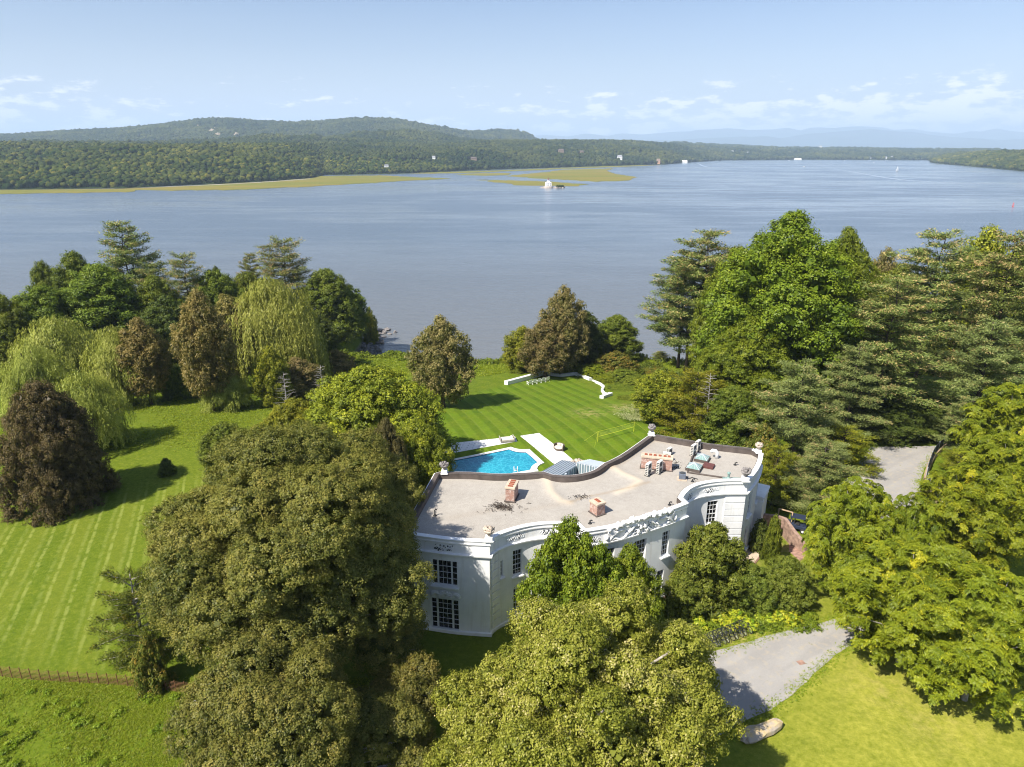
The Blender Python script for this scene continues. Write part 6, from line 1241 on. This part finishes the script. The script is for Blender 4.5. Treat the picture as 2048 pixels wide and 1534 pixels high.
def clustered(cx, cy, cz, R1, R2, Hh, n, rl, rng, zlo=None, fr=(.76, 1.0)):
    out = []
    i = 0
    while len(out) < n and i < n*6:
        i += 1; d = sph(1, rng)[0]; d[2] = d[2] if d[2] > -.45 else -d[2]*.6; f = rng.uniform(*fr); r = rl*rng.uniform(.65, 1.3); p = (cx+d[0]*(R1*f-r*.3), cy+d[1]*(R2*f-r*.3), cz+d[2]*(Hh*f-r*.3))
        if p[2] < (1.2 if zlo is None else zlo): continue
        if any((p[0]-q[0])**2+(p[1]-q[1])**2+(p[2]-q[2])**2 < (r*.62)**2 for q in out): continue
        out.append((*p, r, r, r*.8))
    out.append((cx, cy, cz, R1*.68, R2*.68, Hh*.68)); return out
rg_ = np.random.default_rng(77)
ok1 = clustered(-18.6, 50, 11.0, 10.9, 11.5, 10.4, 84, 2.6, rg_); ok1 += clustered(-15.2, 58.5, 10, 6.3, 7, 8.6, 26, 2.3, rg_); ok1 += clustered(-12.2, 49.5, 5.4, 4.6, 4.5, 5.4, 16, 1.8, rg_)
hero('huge_maple', 'oak', (-17, 50), 18, ok1, 'huge brownish green maple covering the left end of the mansion', .46, .15, 78, 101, twigs=70, inner=.8)
ok2 = clustered(-15.8, 36.5, 6.2, 6.2, 5.4, 6.6, 34, 2.0, rg_)+clustered(-10.2, 37.6, 3.8, 4.2, 3.6, 4.6, 16, 1.6, rg_); hero('maple_tree', 'oak', (-15.5, 36), 10, ok2, 'grey green maple cut by the bottom border below the huge one', .42, .14, 76, 102, twigs=16, inner=.8)
ok3 = clustered(-8.2, 42.5, 3.6, 2.7, 2.6, 3.2, 14, 1.3, rg_); hero('small_maple', 'oak', (-8.2, 42.5), 5, ok3, 'small round tree in shade between the two front maples', .38, .14, 60, 103, r0=.2, inner=.8)
ok4 = clustered(6.2, 36.6, 7.4, 8.4, 7.8, 8.4, 86, 1.75, rg_, None, (.7, 1.06)); ok4 += clustered(10.0, 38.5, 5.5, 5.2, 5.2, 5.8, 22, 1.6, rg_); ok4 += clustered(-1.0, 36.8, 4.8, 5.0, 4.8, 6.0, 26, 1.5, rg_)
hero('sycamore_maple', 'maple', (5, 37), 16, ok4, 'yellowing maple in the foreground below the bow windows', .40, .16, 50, 104, twigs=60, inner=.8, up=.2)
# bare twiggy trees
def bare(name, u, v, Y, label, H, seed):
    rng = np.random.default_rng(seed); top = PY(u, v, Y); z = g(top[0], Y); H = top[2]-z; t = empty(name, (top[0], Y, z), label, 'tree'); m = MB(); m.tube([(0, 0, -.3), (.05, 0, H*.5), (0, .1, H)], [.16, .10, .03], 6)
    m2 = MB()
    for k in range(46):
        h = H*(.25+.72*k/46); a = rng.uniform(0, 6.28); L = (H-h)*.28+.7; e = Vector((L*math.cos(a), L*math.sin(a), h+L*.15)); m2.tube([(0, 0, h), e*1], [.04, .012], 3); m2.tube([Vector((0, 0, h)).lerp(e, .5), Vector((0, 0, h)).lerp(e, .5)+Vector((rng.normal(0, .3), rng.normal(0, .3), .2))], [.02, .008], 3)
    m.build('trunk', M['palebark'], t); m2.build('dead_branches', M['palebark'], t)
bare('dead_tree', 1422, 746, 99, 'bare dead conifer before the feathery yellow green one', 12, 7); bare('dead_shrub', 640, 730, 112, 'grey leafless shrub among the thicket in front of the willow', 5, 8); bare('dead_shrub', 566, 745, 110, 'leafless grey tree left of the shrub thicket', 5, 9)
# extra bare trunks under the tall ragged pine
q = PY(1374, 700, 160); t = empty('forked_pine', (q[0], 160, g(q[0], 160)), 'forked bare pine trunk standing at the water edge', 'tree'); m = MB(); m.tube([(0, 0, -.5), (.2, 0, 4), (-.3, 0, 9), (-.2, 0, 14)], [.5, .42, .38, .3], 8); m.tube([(.2, 0, 3.5), (1.6, 0, 6), (2.6, .2, 9)], [.4, .3, .2], 6); m.build('trunk', M['bark'], t, smooth=True)
# ------------------------------------------------------------------ ground cover
def scatter_blades(name, n, xf, mat, L0, W0, seed, zadd=0.):
    rng = np.random.default_rng(seed); x, y = xf(n, rng); n = len(x); cl = rng.normal(0, .13, n); k = 5; i = np.repeat(np.arange(n), k); N = len(i); p = np.stack([x[i]+rng.normal(0, L0*.35, N), y[i]+rng.normal(0, L0*.35, N), np.zeros(N)], 1); L = L0*rng.uniform(.5, 1.4, N); p[:, 2] = gz(p[:, 0], p[:, 1])+L*.33+zadd
    v = leafquads(p, rng.normal(size=(N, 3))+[-.5, -.5, .9], L, W0*rng.uniform(.6, 1.5, N), rng, np.array([0, 0, .6])+rng.normal(0, .6, (N, 3))); return tag(quadmesh(name, v, mat, None, np.clip(.45+cl[i]+rng.normal(0, .15, N), 0, 1)), kind='stuff')
fy = lambda x: 48.6+0*x
def meadow(n, rng):
    x = rng.uniform(-46, -10, n); y = rng.uniform(30, 48.5, n); nn = np.sin(x*.9)*np.sin(y*.8)+np.sin(x*.31+y*.4); ok = rng.random(n) < .62+.3*nn; return x[ok], y[ok]
scatter_blades('meadow_grass', 60000, meadow, M['grassblade'], .17, .035, 201)
def bank(n, rng):
    x = rng.uniform(-75, 75, n); e = edge(x); y = e-rng.uniform(-3.5, 6, n)**1.0*1.; return x, y
rng = np.random.default_rng(55)
def undergrowth(name, spots, mat, seed, rs=.34, leaf=.24, nl=12):
    rng = np.random.default_rng(seed); lb = np.array([(x, y, float(gz(x, y))+r*.25, r, r, r*h) for x, y, r, h in spots]); v, t_ = crown_leaves(lb, rs, leaf, nl, rng, .7, inner=.7); return tag(quadmesh(name, v, mat, None, t_), kind='stuff')
sp_ = []
for x in np.arange(-47, 62, 1.5):
    sp_.append((x, float(edge(x))-rng.uniform(0, 2.5), rng.uniform(.7, 1.5), rng.uniform(.5, .9)))
    if rng.random() < .6: sp_.append((x, float(edge(x))+rng.uniform(1, 3), rng.uniform(.9, 1.8), .7))
undergrowth('bank_undergrowth', sp_, M['tulip'], 301, .4, .3, 10)
sp_ = [(x, float(edge(x))+rng.uniform(-4, 4), rng.uniform(1.5, 3.2), rng.uniform(.7, 1.2)) for x in np.arange(-150, -50, 2.2)]+[(-51+rng.uniform(-3, 1), y, rng.uniform(1.2, 2.6), 1.) for y in np.arange(182, 232, 2.5)]
undergrowth('shore_undergrowth', sp_, M['green'], 302, .5, .4, 10)
sp_ = [(x, y, rng.uniform(1., 2.2), rng.uniform(.5, 1.0)) for x, y in zip(rng.uniform(28, 75, 130), rng.uniform(100, 170, 130)) if x > 22+(170-y)*.0+0]
undergrowth('woodland_undergrowth', sp_, M['green'], 303, .5, .38, 9)
sp_ = [(P(u, v)[0], P(u, v)[1], rng.uniform(.3, .6), .6) for u, v in zip(rng.uniform(1380, 1640, 70), rng.uniform(1225, 1262, 70))]
undergrowth('flower_bed', sp_, M['tulip'], 304, .2, .16, 14)
rgw = np.random.default_rng(91); wx_ = rgw.uniform(-44, -11, 420); wy_2 = rgw.uniform(30, 47.5, 420); ok_ = (np.sin(wx_*.7+1)*np.sin(wy_2*.9)+rgw.normal(0, .5, 420)) > .1
undergrowth('meadow_weeds', [(x, y, rgw.uniform(.25, .6), .55) for x, y in zip(wx_[ok_], wy_2[ok_])], M['grassblade'], 305, .16, .11, 12)
def roughstrip(n, rng):
    x = rng.uniform(-46, 70, n); y = edge(x)-rng.uniform(0, 13, n); return x, y
scatter_blades('rough_grass', 14000, roughstrip, M['grassblade'], .42, .10, 203)
def longgrass(n, rng):
    x = rng.uniform(-85, -30, n); y = rng.uniform(96, 128, n); k = np.sin(x*.21)*np.sin(y*.19)+rng.normal(0, .4, n) > -.1; return x[k], y[k]
scatter_blades('rough_grass', 15000, longgrass, M['grassblade'], .30, .07, 204)
def verge(n, rng):
    pts = np.array(dpoly); i = rng.integers(0, len(pts), n); return pts[i, 0]+rng.normal(0, .42, n), pts[i, 1]+rng.normal(0, .42, n)
scatter_blades('verge_grass', 9000, verge, M['grassblade'], .14, .05, 202)
# rocks on the cove shore
m = MB(); rg = random.Random(12)
for k in range(170):
    t_ = rg.random()
    if t_ < .5: x, y = -47.5+rg.gauss(0, 1.6)+(rg.random()*3), rg.uniform(188, 234)
    else: x = rg.uniform(-48, -22); y = float(edge(x))+rg.uniform(11, 16)
    m.blob((x, y, WATER+rg.uniform(-.1, .5)), (rg.uniform(.3, 1.3), rg.uniform(.3, 1.), rg.uniform(.2, .7)), k, .3, 7, 5)
tag(m.build('shore_rocks', M['greystone']), kind='stuff')
